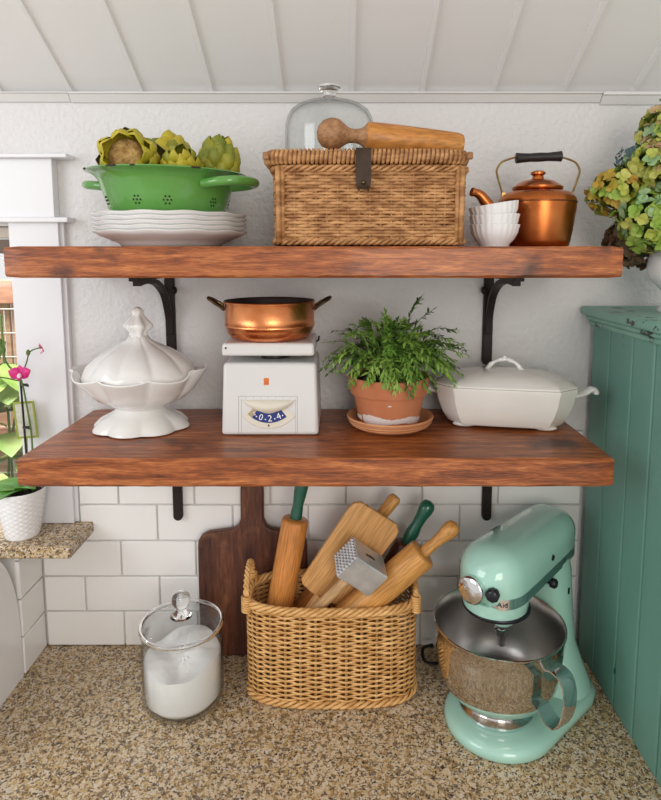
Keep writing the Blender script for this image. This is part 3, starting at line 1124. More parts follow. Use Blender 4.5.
for sx in (-1, 1):
    b = MB()
    p = spline([(sx * 0.060, 0, 0.0955), (sx * 0.0615, 0, 0.102), (sx * 0.070, 0, 0.130), (sx * 0.0715, 0, 0.142), (sx * 0.064, 0, 0.155), (sx * 0.050, 0, 0.1615), (sx * 0.036, 0, 0.1655)], 24)
    b.tube(p, 0.0019, 8)
    b.box(sx * 0.0595 - .003, sx * 0.0595 + .003, -.004, .004, 0.092, 0.100)
    link_mesh('bail', b, 'brass', kt)
b = MB()
gp = [(-0.039, 0.0088), (-0.0385, 0.0098), (-0.030, 0.0088), (-0.015, 0.0078), (-0.003, 0.0084), (0.003, 0.0084), (0.015, 0.0078), (0.030, 0.0088), (0.0385, 0.0098), (0.039, 0.0088)]
b.lathe([(r, x) for x, r in gp], 18, T=T(0, 0, 0.1645) @ Matrix.Rotation(math.radians(-2.5), 4, 'Y') @ Matrix.Rotation(PI / 2, 4, 'Y'), cap0=True, cap1=True)
link_mesh('grip', b, 'black_wood', kt, smooth=50)


def fluted_bowl(label, loc, rotation):
    b = MB()

    def fn(a, j, r, z):
        k = smoothstep(0.008, 0.016, z) * (1 - 0.4 * smoothstep(0.034, 0.042, z))
        return (r * (1 + 0.030 * k * (abs(math.cos(12 * a)) - 0.5)), z)
    b.lathe([(0.001, 0.003), (0.019, 0.003), (0.0205, 0.0002), (0.0235, 0.0002), (0.0245, 0.004), (0.031, 0.011), (0.0365, 0.022), (0.0382, 0.030), (0.0395, 0.0345), (0.0388, 0.0353), (0.0373, 0.0345), (0.0358, 0.027),
             (0.033, 0.019), (0.027, 0.010), (0.020, 0.006), (0.001, 0.006)], 144, fn)
    o = link_mesh('fluted_bowl', b, 'porcelain_white', smooth=40)
    place(o, loc, rotation)
    tag(o, label, 'bowl', 'stacked white fluted bowls')


fluted_bowl('white fluted bowl at the bottom of the stack of three by the kettle', (0.2465, -0.222, 0.8426), (0, 0, 0))
fluted_bowl('white fluted bowl in the middle of the stack of three', (0.2470, -0.222, 0.8580), (0, math.radians(-2), 0))
fluted_bowl('white fluted bowl on top of the stack, tilted up to the right', (0.2490, -0.222, 0.8752), (0, math.radians(-9), 0))

# ------------------------------------------------------------------ tureen
tu = thing('soup_tureen', 'white footed soup tureen with scalloped rim and fluted domed lid', 'tureen', (-0.3665, -0.132, 0.5172))
b = MB()


def tn(a, j, r, z):
    # eight-lobed, wider along x, ears raised at both ends
    lob = abs(math.cos(4 * a)) ** 0.7
    k = smoothstep(0.045, 0.075, z)
    ear = max(0, abs(math.cos(a)) - 0.80) / 0.20
    f = 1 + 0.075 * k * (lob - 0.6) + 0.03 * ear * k
    fo = 1 - smoothstep(0.012, 0.03, z)
    f *= 1 + 0.10 * fo * (abs(math.cos(4 * a + 0.4)) - 0.5)
    zz = z + (-0.006 * (lob - 0.5) + 0.013 * ear) * smoothstep(0.072, 0.098, z)
    ay = 0.86 if z > 0.03 else 0.93
    return (r * f * math.cos(a), r * f * math.sin(a) * ay, zz)


b.lathe([(0.001, 0.010), (0.068, 0.004), (0.079, 0.0003), (0.084, 0.002), (0.083, 0.006), (0.072, 0.017), (0.056, 0.026), (0.047, 0.032), (0.044, 0.037), (0.047, 0.0405), (0.060, 0.046), (0.079, 0.056), (0.092, 0.070),
         (0.103, 0.084), (0.113, 0.094), (0.1165, 0.0985), (0.115, 0.1005), (0.108, 0.097), (0.097, 0.084), (0.086, 0.070), (0.070, 0.057), (0.050, 0.05), (0.001, 0.048)], 128, tn)
link_mesh('bowl', b, 'porcelain', tu, smooth=60)
b = MB()


def tl(a, j, r, z):
    k = smoothstep(0.1, 0.112, z) * (1 - smoothstep(0.155, 0.17, z))
    f = 1 + 0.10 * k * (abs(math.cos(5 * a + 0.6)) ** 0.5 - 0.65)
    return (r * f * math.cos(a), r * f * math.sin(a) * 0.86, z)


b.lathe([(0.095, 0.0875), (0.102, 0.0905), (0.103, 0.094), (0.098, 0.104), (0.089, 0.117), (0.074, 0.131), (0.055, 0.143), (0.036, 0.152), (0.022, 0.160), (0.0165, 0.168), (0.0005, 0.168)], 128, tl, cap0=True)
tlid = link_mesh('lid', b, 'porcelain', tu, smooth=60)
b = MB()


def ff(a, j, r, z):
    return (r * (1 + 0.13 * math.cos(6 * a) * smoothstep(0.008, 0.014, r)), z)


b.lathe([(0.0005, 0.165), (0.0145, 0.166), (0.0150, 0.174), (0.0200, 0.179), (0.0245, 0.184), (0.0235, 0.189), (0.0165, 0.1965), (0.0120, 0.203), (0.0100, 0.207), (0.0108, 0.211), (0.0085, 0.2155), (0.0050, 0.2185), (0.0005, 0.2195)], 36, ff)
link_mesh('finial', b, 'porcelain', tlid, smooth=60)

# ------------------------------------------------------------------ kitchen scale and copper pan
sc = thing('kitchen_scale', 'old white enamel kitchen scale with a blue curved dial under the pan', 'scale', (-0.1235, -0.114, 0.5172))
b = MB()
# body: tapered hollow box, front face local y=-0.078
fy0, fy1, zt = -0.0785, -0.066, 0.126


def fpt(x, z, out=0.0):
    """a point on the leaning front face"""
    t = z / zt
    return (x, fy0 + (fy1 - fy0) * t - out, z)


b.add([(-0.0855, fy0, 0.001), (0.0830, fy0, 0.001), (0.0830, 0.075, 0.001), (-0.0855, 0.075, 0.001), (-0.0825, fy1, zt), (0.0790, fy1, zt), (0.0790, 0.068, zt), (-0.0825, 0.068, zt)],
      [(3, 2, 1, 0), (4, 5, 6, 7), (0, 1, 5, 4), (1, 2, 6, 5), (2, 3, 7, 6), (3, 0, 4, 7)])
link_mesh('body', b, 'scale_white', sc, bevel=0.006)
b = MB()
b.lathe([(0.026, 0.1262), (0.0265, 0.131), (0.024, 0.1395), (0.0005, 0.1395)], 32, cap0=True, T=T(0, 0, 0))
link_mesh('spring_collar', b, 'dark_rubber', sc)
b = MB()
b.box(-0.084, 0.0765, -0.072, 0.068, 0.139, 0.1615, t=(0.985, 0.985))
plat = link_mesh('platform', b, 'scale_white', sc, bevel=0.005)
b = MB()
b.lathe([(0.0001, 0.0006), (0.0018, 0.0004), (0.002, -0.002)], 10, T=T(-0.0760, -0.0716, 0.1530) @ Matrix.Rotation(PI / 2, 4, 'X'))
link_mesh('screw', b, 'dark_rubber', plat)
b = MB()
b.tube([(0.077, -0.01, 0.156), (0.081, -0.01, 0.158), (0.082, -0.01, 0.166)], 0.002, 6)
link_mesh('hook', b, 'dark_rubber', plat)
# faceplate outline with ticks
b = MB()
for x0, x1, z0, z1 in ((-0.0560, -0.0552, 0.004, 0.0690), (0.0455, 0.0463, 0.004, 0.0690), (-0.0560, 0.0463, 0.0683, 0.0690), (-0.0510, -0.0504, 0.004, 0.064), (0.0425, 0.0430, 0.004, 0.064)):
    b.add([fpt(x0, z0, .0003), fpt(x1, z0, .0003), fpt(x1, z1, .0003), fpt(x0, z1, .0003)], [(0, 1, 2, 3)])
for k in range(7):
    x = -0.043 + 0.0128 * k
    b.add([fpt(x, 0.0650, .0003), fpt(x + .0008, 0.0650, .0003), fpt(x + .0008, 0.0672, .0003), fpt(x, 0.0672, .0003)], [(0, 1, 2, 3)])
link_mesh('faceplate_lines', b, 'scale_line', sc, smooth=0)


def fan(mb, cx, cz, r0, r1, a0, a1, n, o0, o1=None):
    o1 = o0 if o1 is None else o1
    ring = []
    for i in range(n + 1):
        a = math.radians(a0 + (a1 - a0) * i / n)
        ring.append((fpt(cx + r0 * math.sin(a), cz - r0 * math.cos(a), o0), fpt(cx + r1 * math.sin(a), cz - r1 * math.cos(a), o1)))
    vs = [p for q in ring for p in q]
    mb.add(vs, [(2 * i, 2 * i + 1, 2 * i + 3, 2 * i + 2) for i in range(n)])


DX, DZ = -0.0035, 0.0735
b = MB()
fan(b, DX, DZ, 0.026, 0.0595, -50, 50, 24, 0.0010)
fan(b, DX, DZ, 0.0595, 0.0610, -50, 50, 24, 0.0010, 0.0002)
link_mesh('dial_surround', b, 'scale_cream', sc)
b = MB()
fan(b, DX, DZ, 0.0340, 0.0505, -42, 38, 24, 0.0016)
dl = link_mesh('dial', b, 'dial_blue', sc)
b = MB()
fan(b, DX, DZ, 0.0340, 0.0505, -46, -35, 6, 0.0018)
plabel(link_mesh('worn_patch', b, 'dial_bare', dl), 'worn bare end of the blue dial')
b = MB()
for s, ang, sz in (('0', -18, 0.0150), ('2', 3, 0.0160), ('4', 24, 0.0160)):
    vs, fs = text_mb(s, sz)
    a = math.radians(ang)
    rr = 0.0430
    q = []
    for x, z, _ in vs:
        xr, zr = x * math.cos(a) - z * math.sin(a), x * math.sin(a) + z * math.cos(a)
        q.append(fpt(DX + rr * math.sin(a) + xr, DZ - rr * math.cos(a) + zr, 0.0022))
    b.add(q, fs)
for ang in (-28, -7, 14, 33):
    a = math.radians(ang)
    c = (DX + 0.0445 * math.sin(a), DZ - 0.0445 * math.cos(a))
    b.add([fpt(c[0] + .0012 * math.cos(q * PI / 4), c[1] + .0012 * math.sin(q * PI / 4), .0022) for q in range(8)], [tuple(range(8))])
vs, fs = text_mb('%', 0.009)
b.add([fpt(DX - 0.0245 + x * .8, DZ - 0.0345 + z, .0023) for x, z, _ in vs], fs)
link_mesh('numerals', b, 'dial_white', dl, smooth=0)
b = MB()                                    # bulging lens hood above the dial
rs = []
for i in range(17):
    x = -0.045 + 0.090 * i / 16
    d = 1 - (x / 0.045) ** 2
    rs.append([fpt(DX + x, 0.0625, 0.0008), fpt(DX + x, 0.0625 - 0.006 * d, 0.001 + 0.010 * d), fpt(DX + x, 0.0620 - 0.0190 * d ** 0.8, 0.0012 + 0.007 * d), fpt(DX + x, 0.0620 - 0.0215 * d ** 0.8, 0.0008)])
b.rings(rs, closed=False, cap0=False, cap1=False)
link_mesh('dial_hood', b, 'scale_cream', sc, smooth=70)
b = MB()
b.add([fpt(DX + x, DZ - z, 0.0014) for x, z in ((-.0020, .0565), (.0020, .0565), (0, .0520))], [(0, 1, 2)])
link_mesh('pointer', b, 'dark_rubber', sc, smooth=0)
b = MB()                                    # small orange crest
sh = [(-.0048, .0045), (-.0042, .0062), (0, .0070), (.0042, .0062), (.0048, .0045), (.0042, .0005), (.0048, -.004), (.003, -.0058), (0, -.0052), (-.003, -.0058), (-.0048, -.004), (-.0042, .0005)]
b.add([fpt(-0.0075 + x, 0.0935 + z, 0.0004) for x, z in sh], [tuple(range(len(sh)))])
em = link_mesh('emblem', b, 'orange_mark', sc, smooth=0)
b = MB()
for dx in (-.0016, .0016):
    b.add([fpt(-0.0075 + dx + x, 0.0918 + z, 0.0007) for x, z in ((-.0007, -.002), (.0007, -.002), (.0007, .003), (-.0007, .003))], [(0, 1, 2, 3)])
link_mesh('emblem_marks', b, 'terracotta', em, smooth=0)

cp = thing('copper_pan', 'shallow copper pan with two brass loop handles on the scale', 'pan', (-0.1310, -0.118, 0.5172 + 0.1615), (0, 0, math.radians(4)))
b = MB()
pp = [(0.0005, 0.0006), (0.060, 0.0006), (0.069, 0.003), (0.0755, 0.010), (0.0785, 0.018), (0.0800, 0.0235), (0.0815, 0.0245), (0.0815, 0.0275), (0.0805, 0.0285), (0.0808, 0.040), (0.0808, 0.0625), (0.0826, 0.0650), (0.0832, 0.0675), (0.0815, 0.0690)]
b.lathe([(r, z) for r, z in pp], 64)
b.cur = 1
b.lathe([(0.0815, 0.0690), (0.0795, 0.0675), (0.0785, 0.064), (0.0785, 0.03), (0.074, 0.012), (0.060, 0.004), (0.0005, 0.004)], 64)
link_mesh('bowl', b, ['copper_pan', 'copper_inside'], cp, smooth=50)
for sg in (-1, 1):
    b = MB()
    p = spline([(sg * 0.0795, -0.015, 0.053), (sg * 0.086, -0.016, 0.059), (sg * 0.098, -0.014, 0.0665), (sg * 0.108, -0.006, 0.0725), (sg * 0.108, 0.006, 0.0725), (sg * 0.098, 0.014, 0.0665), (sg * 0.086, 0.016, 0.059), (sg * 0.0795, 0.015, 0.053)], 28)
    b.tube(p, 0.0034, 8)
    link_mesh('handle', b, 'dark_brass', cp)

# ------------------------------------------------------------------ potted plant on its saucer
b = MB()
b.lathe([(0.001, 0.0005), (0.056, 0.0005), (0.062, 0.002), (0.071, 0.009), (0.0775, 0.0175), (0.079, 0.021), (0.0775, 0.0235), (0.074, 0.0225), (0.066, 0.011), (0.060, 0.0075), (0.001, 0.0065)], 64)
for z, r in ((0.0085, 0.0705), (0.0135, 0.0748)):
    b.tube([((r + .0004) * math.cos(2 * PI * i / 64), (r + .0004) * math.sin(2 * PI * i / 64), z) for i in range(64)], 0.0012, 6, closed=True)
o = link_mesh('plant_saucer', b, 'terracotta_pale', smooth=50)
place(o, (0.0875, -0.133, 0.5172))
tag(o, 'pale terracotta saucer under the leafy potted plant', 'saucer')
po = thing('potted_herb', 'bushy green herb with fine leaves in a terracotta pot on a saucer', 'potted plant', (0.0850, -0.133, 0.5252))
b = MB()
b.lathe([(0.001, 0.0003), (0.0525, 0.0003), (0.054, 0.003), (0.0635, 0.052), (0.0645, 0.0555), (0.0690, 0.0565), (0.0705, 0.059), (0.0735, 0.084), (0.0735, 0.087), (0.0715, 0.0885), (0.068, 0.087), (0.066, 0.060), (0.060, 0.056), (0.052, 0.006), (0.001, 0.006)], 64)
pt = link_mesh('pot', b, 'terracotta', po, smooth=40)
b = MB()                                    # lime scale band with a ragged edge
rr = random.Random(12)
top = [0.020 + 0.0025 * rr.random() + 0.0022 * math.sin(i * 0.33) + 0.002 * math.sin(i * 0.11 + 1) for i in range(96)]
bot = [0.009 + 0.002 * rr.random() + 0.002 * math.sin(i * 0.27) for i in range(96)]
vs, fs = [], []
for i in range(96):
    a = 2 * PI * i / 96
    for z in (bot[i], top[i]):
        r = 0.054 + (z - 0.003) * 0.1939 + 0.0005
        vs.append((r * math.cos(a), r * math.sin(a), z))
for i in range(96):
    if rr.random() < 0.93:
        k = (i + 1) % 96
        fs.append((2 * i, 2 * k, 2 * k + 1, 2 * i + 1))
b.add(vs, fs)
for a0, z0, w0 in ((-1.62, 0.045, 0.05),):
    b.add([((0.0629 + .0006) * math.cos(a0 + w0 * math.cos(q)), (0.0629 + .0006) * math.sin(a0 + w0 * math.cos(q)), z0 + 0.0013 * math.sin(q)) for q in [2 * PI * k / 10 for k in range(10)]], [tuple(range(10))])
plabel(link_mesh('lime_crust', b, 'lime_crust', pt), 'white lime crust band around the pot base')
b = MB()
b.lathe([(0.0675, 0.076), (0.04, 0.080), (0.001, 0.082)], 40)
link_mesh('soil', b, 'soil', po)
lf, sm = MB(), MB()
rr = random.Random(21)
for k in range(150):
    a = rr.uniform(0, 2 * PI)
    u = rr.random()
    reach = 0.02 + 0.105 * u ** 0.8
    hgt = 0.098 - 0.090 * u ** 1.5 + rr.uniform(-.02, .018)
    if k == 0:
        a, reach, hgt = 0.25, 0.058, 0.140
    elif k in (1, 2, 3):
        a, reach, hgt = (0.05, 0.35, -0.3)[k - 1], (0.12, 0.085, 0.135)[k - 1], (0.085, 0.118, 0.055)[k - 1]
    elif k in (4, 5, 6, 7, 8):
        a, reach, hgt = (-1.7, -1.45, -2.0, -1.1, -0.8)[k - 4], 0.078 + 0.006 * (k % 3), (-0.018, -0.022, -0.01, -0.02, -0.03)[k - 4] + 0.02
    elif k in (9, 10, 11):
        a, reach, hgt = (3.1, 3.4, 2.8)[k - 9], (0.112, 0.10, 0.105)[k - 9], (0.062, 0.04, 0.08)[k - 9]
    elif k < 40:
        a, reach, hgt = rr.uniform(-2.9, -0.25), rr.uniform(.072, .10), rr.uniform(-.012, .03)
    elif k < 60:
        a, reach, hgt = rr.uniform(-0.5, 0.6), rr.uniform(.10, .142), rr.uniform(-.01, .07)
    yk = 0.82 if math.sin(a) > 0 else 0.9
    b0 = Vector((0.035 * rr.random() * math.cos(a), 0.035 * rr.random() * math.sin(a), 0.079))
    end = Vector((reach * math.cos(a), reach * math.sin(a) * yk, 0.085 + hgt))
    mid = b0.lerp(end, 0.5) + Vector((0, 0, 0.030 + 0.012 * u))
    p = spline([b0, mid, end], 16)
    sm.tube(p, [0.0010 - 0.0006 * i / 16 for i in range(17)], 4)
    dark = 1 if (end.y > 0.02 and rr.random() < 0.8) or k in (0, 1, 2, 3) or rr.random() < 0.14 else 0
    for i in range(4, 17):
        c = p[i]
        d = (p[min(i + 1, 16)] - p[max(i - 1, 0)]).normalized()
        az = math.atan2(d.y, d.x)
        el = math.asin(max(-1, min(1, d.z)))
        for sd in (-1, 1):
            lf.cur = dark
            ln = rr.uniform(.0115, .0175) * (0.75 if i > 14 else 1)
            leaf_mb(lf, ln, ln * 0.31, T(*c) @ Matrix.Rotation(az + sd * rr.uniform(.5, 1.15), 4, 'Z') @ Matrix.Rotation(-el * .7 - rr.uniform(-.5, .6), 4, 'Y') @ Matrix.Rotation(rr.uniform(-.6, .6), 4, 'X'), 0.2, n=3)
    leaf_mb(lf, 0.013, 0.0035, T(*p[16]) @ Matrix.Rotation(az, 4, 'Z') @ Matrix.Rotation(-el, 4, 'Y'), 0.1, n=3)
link_mesh('stems', sm, 'stem_green', po)
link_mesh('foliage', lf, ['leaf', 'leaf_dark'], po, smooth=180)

# ------------------------------------------------------------------ covered dish
dv = thing('covered_dish', 'cream white ironstone covered serving dish with an arched handle', 'dish', (0.3000, -0.110, 0.5172), (0, 0, math.radians(-11)))
dv.scale = (1.02, 1.0, 0.87)


def octring(hx, hy, ch, z, n=4):
    pts = [(hx - ch, -hy), (hx, -hy + ch), (hx, hy - ch), (hx - ch, hy), (-hx + ch, hy), (-hx, hy - ch), (-hx, -hy + ch), (-hx + ch, -hy)]
    out = []
    for i in range(8):
        a, c = Vector(pts[i]), Vector(pts[(i + 1) % 8])
        for k in range(n):
            t = k / n
            q = a.lerp(c, t)
            bul = 1 + (0.018 if i in (7, 3) else 0.03) * math.sin(PI * t)
            out.append((q.x * (bul if i in (1, 5) else 1), q.y * (bul if i in (3, 7) else 1), z))
    return out


b = MB()
b.rings([octring(0.075, 0.040, 0.020, 0.010), octring(0.094, 0.050, 0.024, 0.0075), octring(0.099, 0.053, 0.025, 0.012), octring(0.108, 0.059, 0.028, 0.030), octring(0.1155, 0.064, 0.030, 0.055), octring(0.1195, 0.067, 0.0315, 0.078),
         octring(0.1215, 0.0685, 0.032, 0.0855), octring(0.1215, 0.0685, 0.032, 0.0885), octring(0.116, 0.064, 0.03, 0.0885), octring(0.09, 0.05, 0.025, 0.02)])
for sx in (-1, 1):
    for sy in (-1, 1):
        b.ell((sx * 0.070, sy * 0.037, 0.0060), (0.020, 0.011, 0.0058), 14, 8)
bowl = link_mesh('base', b, 'ironstone', dv, smooth=32)
for sg in (-1, 1):
    b = MB()
    p = spline([(sg * 0.112, 0, 0.066), (sg * 0.126, 0, 0.067), (sg * 0.139, 0, 0.073), (sg * 0.150, 0, 0.081), (sg * 0.156, 0, 0.080), (sg * 0.158, 0, 0.074)], 14)
    b.tube(p, 0, 10, flat=(0.015, 0.0058))
    b.ell((sg * 0.154, 0, 0.081), (0.007, 0.014, 0.004), 12, 8)
    link_mesh('end_handle', b, 'porcelain', bowl, smooth=60)
b = MB()
b.rings([octring(0.113, 0.062, 0.030, 0.0860), octring(0.1195, 0.067, 0.032, 0.0895), octring(0.1195, 0.067, 0.032, 0.0925), octring(0.112, 0.061, 0.030, 0.099), octring(0.096, 0.051, 0.028, 0.107), octring(0.074, 0.039, 0.024, 0.1135),
         octring(0.050, 0.026, 0.018, 0.117), octring(0.02, 0.010, 0.007, 0.1185)])
dl = link_mesh('lid', b, 'ironstone', dv, smooth=30)
b = MB()
p = spline([(-0.034, 0, 0.1125), (-0.029, 0, 0.119), (-0.021, 0, 0.130), (-0.010, 0, 0.1365), (0, 0, 0.138), (0.010, 0, 0.1365), (0.021, 0, 0.130), (0.029, 0, 0.119), (0.038, 0, 0.1135)], 30)
b.tube(p, [0.0042 + 0.0008 * math.cos(i) for i in range(31)], 10)
b.ell((0, -0.001, 0.1425), (0.004, 0.004, 0.0052), 10, 8)
for sx in (-1, 1):
    b.ell((sx * 0.007, -0.001, 0.1385), (0.0055, 0.005, 0.0045), 10, 8)
    b.ell((sx * 0.040, 0, 0.1135), (0.011, 0.006, 0.0022), 10, 8)
link_mesh('lid_handle', b, 'porcelain', dl, smooth=60)

# ------------------------------------------------------------------ orchid on the sill
op = thing('potted_orchid', 'pink orchid in a dimpled white pot on the granite window sill', 'orchid', (-0.632, -0.070, 0.2782))
b = MB()


def fp(a, j, r, z):
    k = 1 if 0.008 < z < 0.088 and j < 22 else 0
    return (r + k * 0.0011 * math.cos(14 * a + (PI if j % 2 else 0)), z)


b.lathe([(0.001, 0.0003), (0.030, 0.0003), (0.032, 0.003)] + [(0.0325 + 0.0145 * i / 18, 0.006 + 0.086 * i / 18) for i in range(19)] + [(0.0475, 0.0955), (0.046, 0.0965), (0.044, 0.094), (0.031, 0.010), (0.001, 0.008)], 84, fp)
link_mesh('pot', b, 'porcelain_white', op, smooth=25)
b = MB()
b.lathe([(0.0435, 0.084), (0.02, 0.087), (0.001, 0.087)], 32)
link_mesh('bark', b, 'soil', op)
b = MB()
for az, L, W, el in ((-2.5, 0.085, 0.040, .45), (-0.6, 0.055, 0.034, .75), (0.5, 0.06, 0.036, .5), (2.6, 0.085, 0.042, .40), (-1.7, 0.06, 0.036, .55)):
    leaf_mb(b, L, W, T(0, 0, 0.088) @ Matrix.Rotation(az, 4, 'Z') @ Matrix.Rotation(-el, 4, 'Y'), 0.45, n=8, fold=0.35)
link_mesh('leaves', b, 'orchid_leaf', op, smooth=180, solid=0.002)
for dx in (0.012, 0.0245):
    b = MB()
    if dx < 0.02:
        b.tube([(dx, 0.012, 0.07), (dx - .004, 0.012, 0.335)], 0.0021, 7)
        link_mesh('stake', b, 'dark_rubber', op)
    else:
        p = spline([(dx - .004, 0.008, 0.085), (dx + .002, 0.006, 0.19), (dx - .004, 0.004, 0.27), (dx - .010, 0.0, 0.315), (-0.004, -.008, 0.345), (-0.012, -.012, 0.385)], 30)
        b.tube(p, 0.0017, 6)
        p = spline([(0.016, 0, 0.318), (0.030, -.004, 0.345), (0.040, -.006, 0.368), (0.064, -.008, 0.377)], 12)
        b.tube(p, 0.0013, 6)
        p = spline([(0.012, 0, 0.31), (-0.012, -.008, 0.318), (-0.03, -.012, 0.320)], 10)
        b.tube(p, 0.0013, 6)
        for q in ((-0.012, -.012, 0.388), (-0.008, -.010, 0.372), (0.036, -.006, 0.366)):
            b.ell(q, (0.004, 0.004, 0.006), 8, 6)
        link_mesh('flower_stem', b, 'stem_green', op)
for z in (0.13, 0.215, 0.30):
    b = MB()
    b.tube([(0.009, 0.010, z), (0.016, 0.004, z + .002), (0.026, 0.006, z - .001), (0.020, 0.014, z), (0.009, 0.012, z)], 0.0022, 6)
    link_mesh('clip', b, 'dark_rubber', op)


def orchid(mb, ctr, sc, yaw, pitch):
    base = T(*ctr) @ Matrix.Rotation(yaw, 4, 'Z') @ Matrix.Rotation(pitch, 4, 'X')
    mb.cur = 0
    for ang, L, W in ((90, .017, .013), (200, .016, .012), (340, .016, .012), (20, .020, .021), (160, .020, .021)):
        leaf_mb(mb, L * sc, W * sc, base @ Matrix.Rotation(-math.radians(ang), 4, 'Y') @ Matrix.Rotation(PI / 2, 4, 'X'), -0.15, n=5)
    mb.cur = 1
    mb.ell((0, -0.003 * sc, -0.003 * sc), (0.004 * sc, 0.004 * sc, 0.005 * sc), 10, 6, base)
    mb.cur = 0
    leaf_mb(mb, .010 * sc, .009 * sc, base @ T(0, -.003 * sc, -.003 * sc) @ Matrix.Rotation(PI / 2, 4, 'Z') @ Matrix.Rotation(math.radians(110), 4, 'Y'), 0.5, n=4)


for ctr, s, yw, pt_ in (((0.023, -0.016, 0.326), 1.05, 0.2, -.2), ((0.066, -0.010, 0.374), .72, -0.9, .3), ((-0.034, -0.015, 0.320), .9, 0.6, 0)):
    b = MB()
    orchid(b, ctr, s, yw, pt_)
    link_mesh('flower', b, ['orchid_pink', 'orchid_center'], op, smooth=180, solid=0.0006)
b = MB()
tg = T(0.006, 0.026, 0.226) @ Matrix.Rotation(math.radians(-4), 4, 'Y')
for x0, x1, z0, z1 in ((-0.021, -0.0175, -0.037, 0.037), (0.0175, 0.021, -0.037, 0.037), (-0.0175, 0.0175, 0.033, 0.037), (-0.0175, 0.0175, -0.037, -0.033)):
    b.box(x0, x1, -0.0012, 0.0012, z0, z1, tg)
b.tube([(0.006, 0.026, 0.19), (0.006, 0.02, 0.085)], 0.0015, 6)
tgo = link_mesh('care_tag', b, 'tag_green', op, smooth=0)
b = MB()
b.box(-0.0176, 0.0176, -0.0006, 0.0006, -0.0332, 0.0332, tg)
link_mesh('card', b, 'tag_card', tgo, smooth=0)

# ------------------------------------------------------------------ hydrangeas in a white urn on the cabinet
ur = MB()
ur.lathe([(0.001, 0.0003), (0.036, 0.0003), (0.0375, 0.004), (0.034, 0.009), (0.020, 0.015), (0.0165, 0.022), (0.019, 0.030), (0.036, 0.042), (0.052, 0.060), (0.0575, 0.080), (0.054, 0.098), (0.049, 0.110), (0.0505, 0.119), (0.058, 0.126), (0.0595, 0.1285),
          (0.057, 0.129), (0.047, 0.12), (0.045, 0.110), (0.050, 0.09), (0.05, 0.075), (0.03, 0.05), (0.001, 0.045)], 56)
o = link_mesh('urn_vase', ur, 'porcelain_white', smooth=50)
place(o, (0.5950, -0.150, 0.7282))
tag(o, 'white footed urn vase holding the hydrangeas on top of the teal cabinet', 'vase')


def hydrangea(label, ctr, R, mats, weights, seed, n=190):
    r = random.Random(seed)
    foot = Vector((0.595, -0.150, 0.79))
    c = Vector(ctr)
    t = thing('hydrangea', label, 'flower', foot, group='hydrangea heads in the white urn')
    c = c - foot
    fl = MB()
    idx = list(range(len(mats)))
    for k in range(n):
        z = 1 - 2 * (k + 0.5) / n
        a = k * 2.39996 + r.uniform(-.2, .2)
        d = Vector((math.sqrt(1 - z * z) * math.cos(a), math.sqrt(1 - z * z) * math.sin(a), z))
        rad = R * r.uniform(.80, 1.06)
        p = c + Vector((d.x * rad, d.y * rad, d.z * rad * 0.9))
        base = align(p, p + d, r.uniform(0, 6.28)) @ rot(r.uniform(-.6, .6), r.uniform(-.6, .6), 0)
        fl.cur = r.choices(idx, weights)[0]
        s = r.uniform(.85, 1.2) * R / 0.07
        for q in range(4):
            leaf_mb(fl, 0.0150 * s, 0.0158 * s, base @ Matrix.Rotation(q * PI / 2, 4, 'Z') @ Matrix.Rotation(-r.uniform(0, .9), 4, 'Y'), 0.25, n=5, fold=0.25, rnd=True)
    link_mesh('florets', fl, mats, t, smooth=180)
    st = MB()
    st.tube(spline([(0, 0, -0.01), (c.x * 0.35, c.y * 0.35, max(0.05, c.z * 0.5)), tuple(c)], 12), 0.003, 6)
    st.ell(tuple(c), (R * 0.66, R * 0.66, R * 0.6), 14, 10)
    link_mesh('stem', st, 'stem_green', t)


hydrangea('lime green hydrangea head lowest on the side towards the kettle', (0.528, -0.195, 0.890), 0.060, ['hyd_green', 'hyd_lime', 'hyd_aqua', 'hyd_tan'], [6, 2, 1.2, .3], 1)
hydrangea('golden yellow hydrangea head sticking out furthest towards the kettle', (0.475, -0.150, 0.936), 0.046, ['hyd_gold', 'hyd_lime', 'hyd_green'], [5, 3, 2], 2, 125)
hydrangea('tan and pink tinged hydrangea head in the middle of the bunch', (0.540, -0.185, 0.975), 0.056, ['hyd_lime', 'hyd_tan', 'hyd_green', 'hyd_aqua'], [5, 2, 2, .5], 3)
hydrangea('pale hydrangea head at the top of the bunch', (0.572, -0.150, 1.036), 0.057, ['hyd_lime', 'hyd_tan', 'hyd_aqua', 'hyd_green'], [3, 2, 2, 2], 4)
hydrangea('small blue-grey hydrangea head peeping between the yellow and pale ones', (0.506, -0.135, 0.990), 0.028, ['hyd_blue', 'hyd_aqua'], [5, 1.5], 5, 75)
hydrangea('faded brown hydrangea head drooping at the back of the urn', (0.535, -0.095, 0.852), 0.050, ['hyd_brown', 'hyd_gold'], [5, 1], 6, 110)

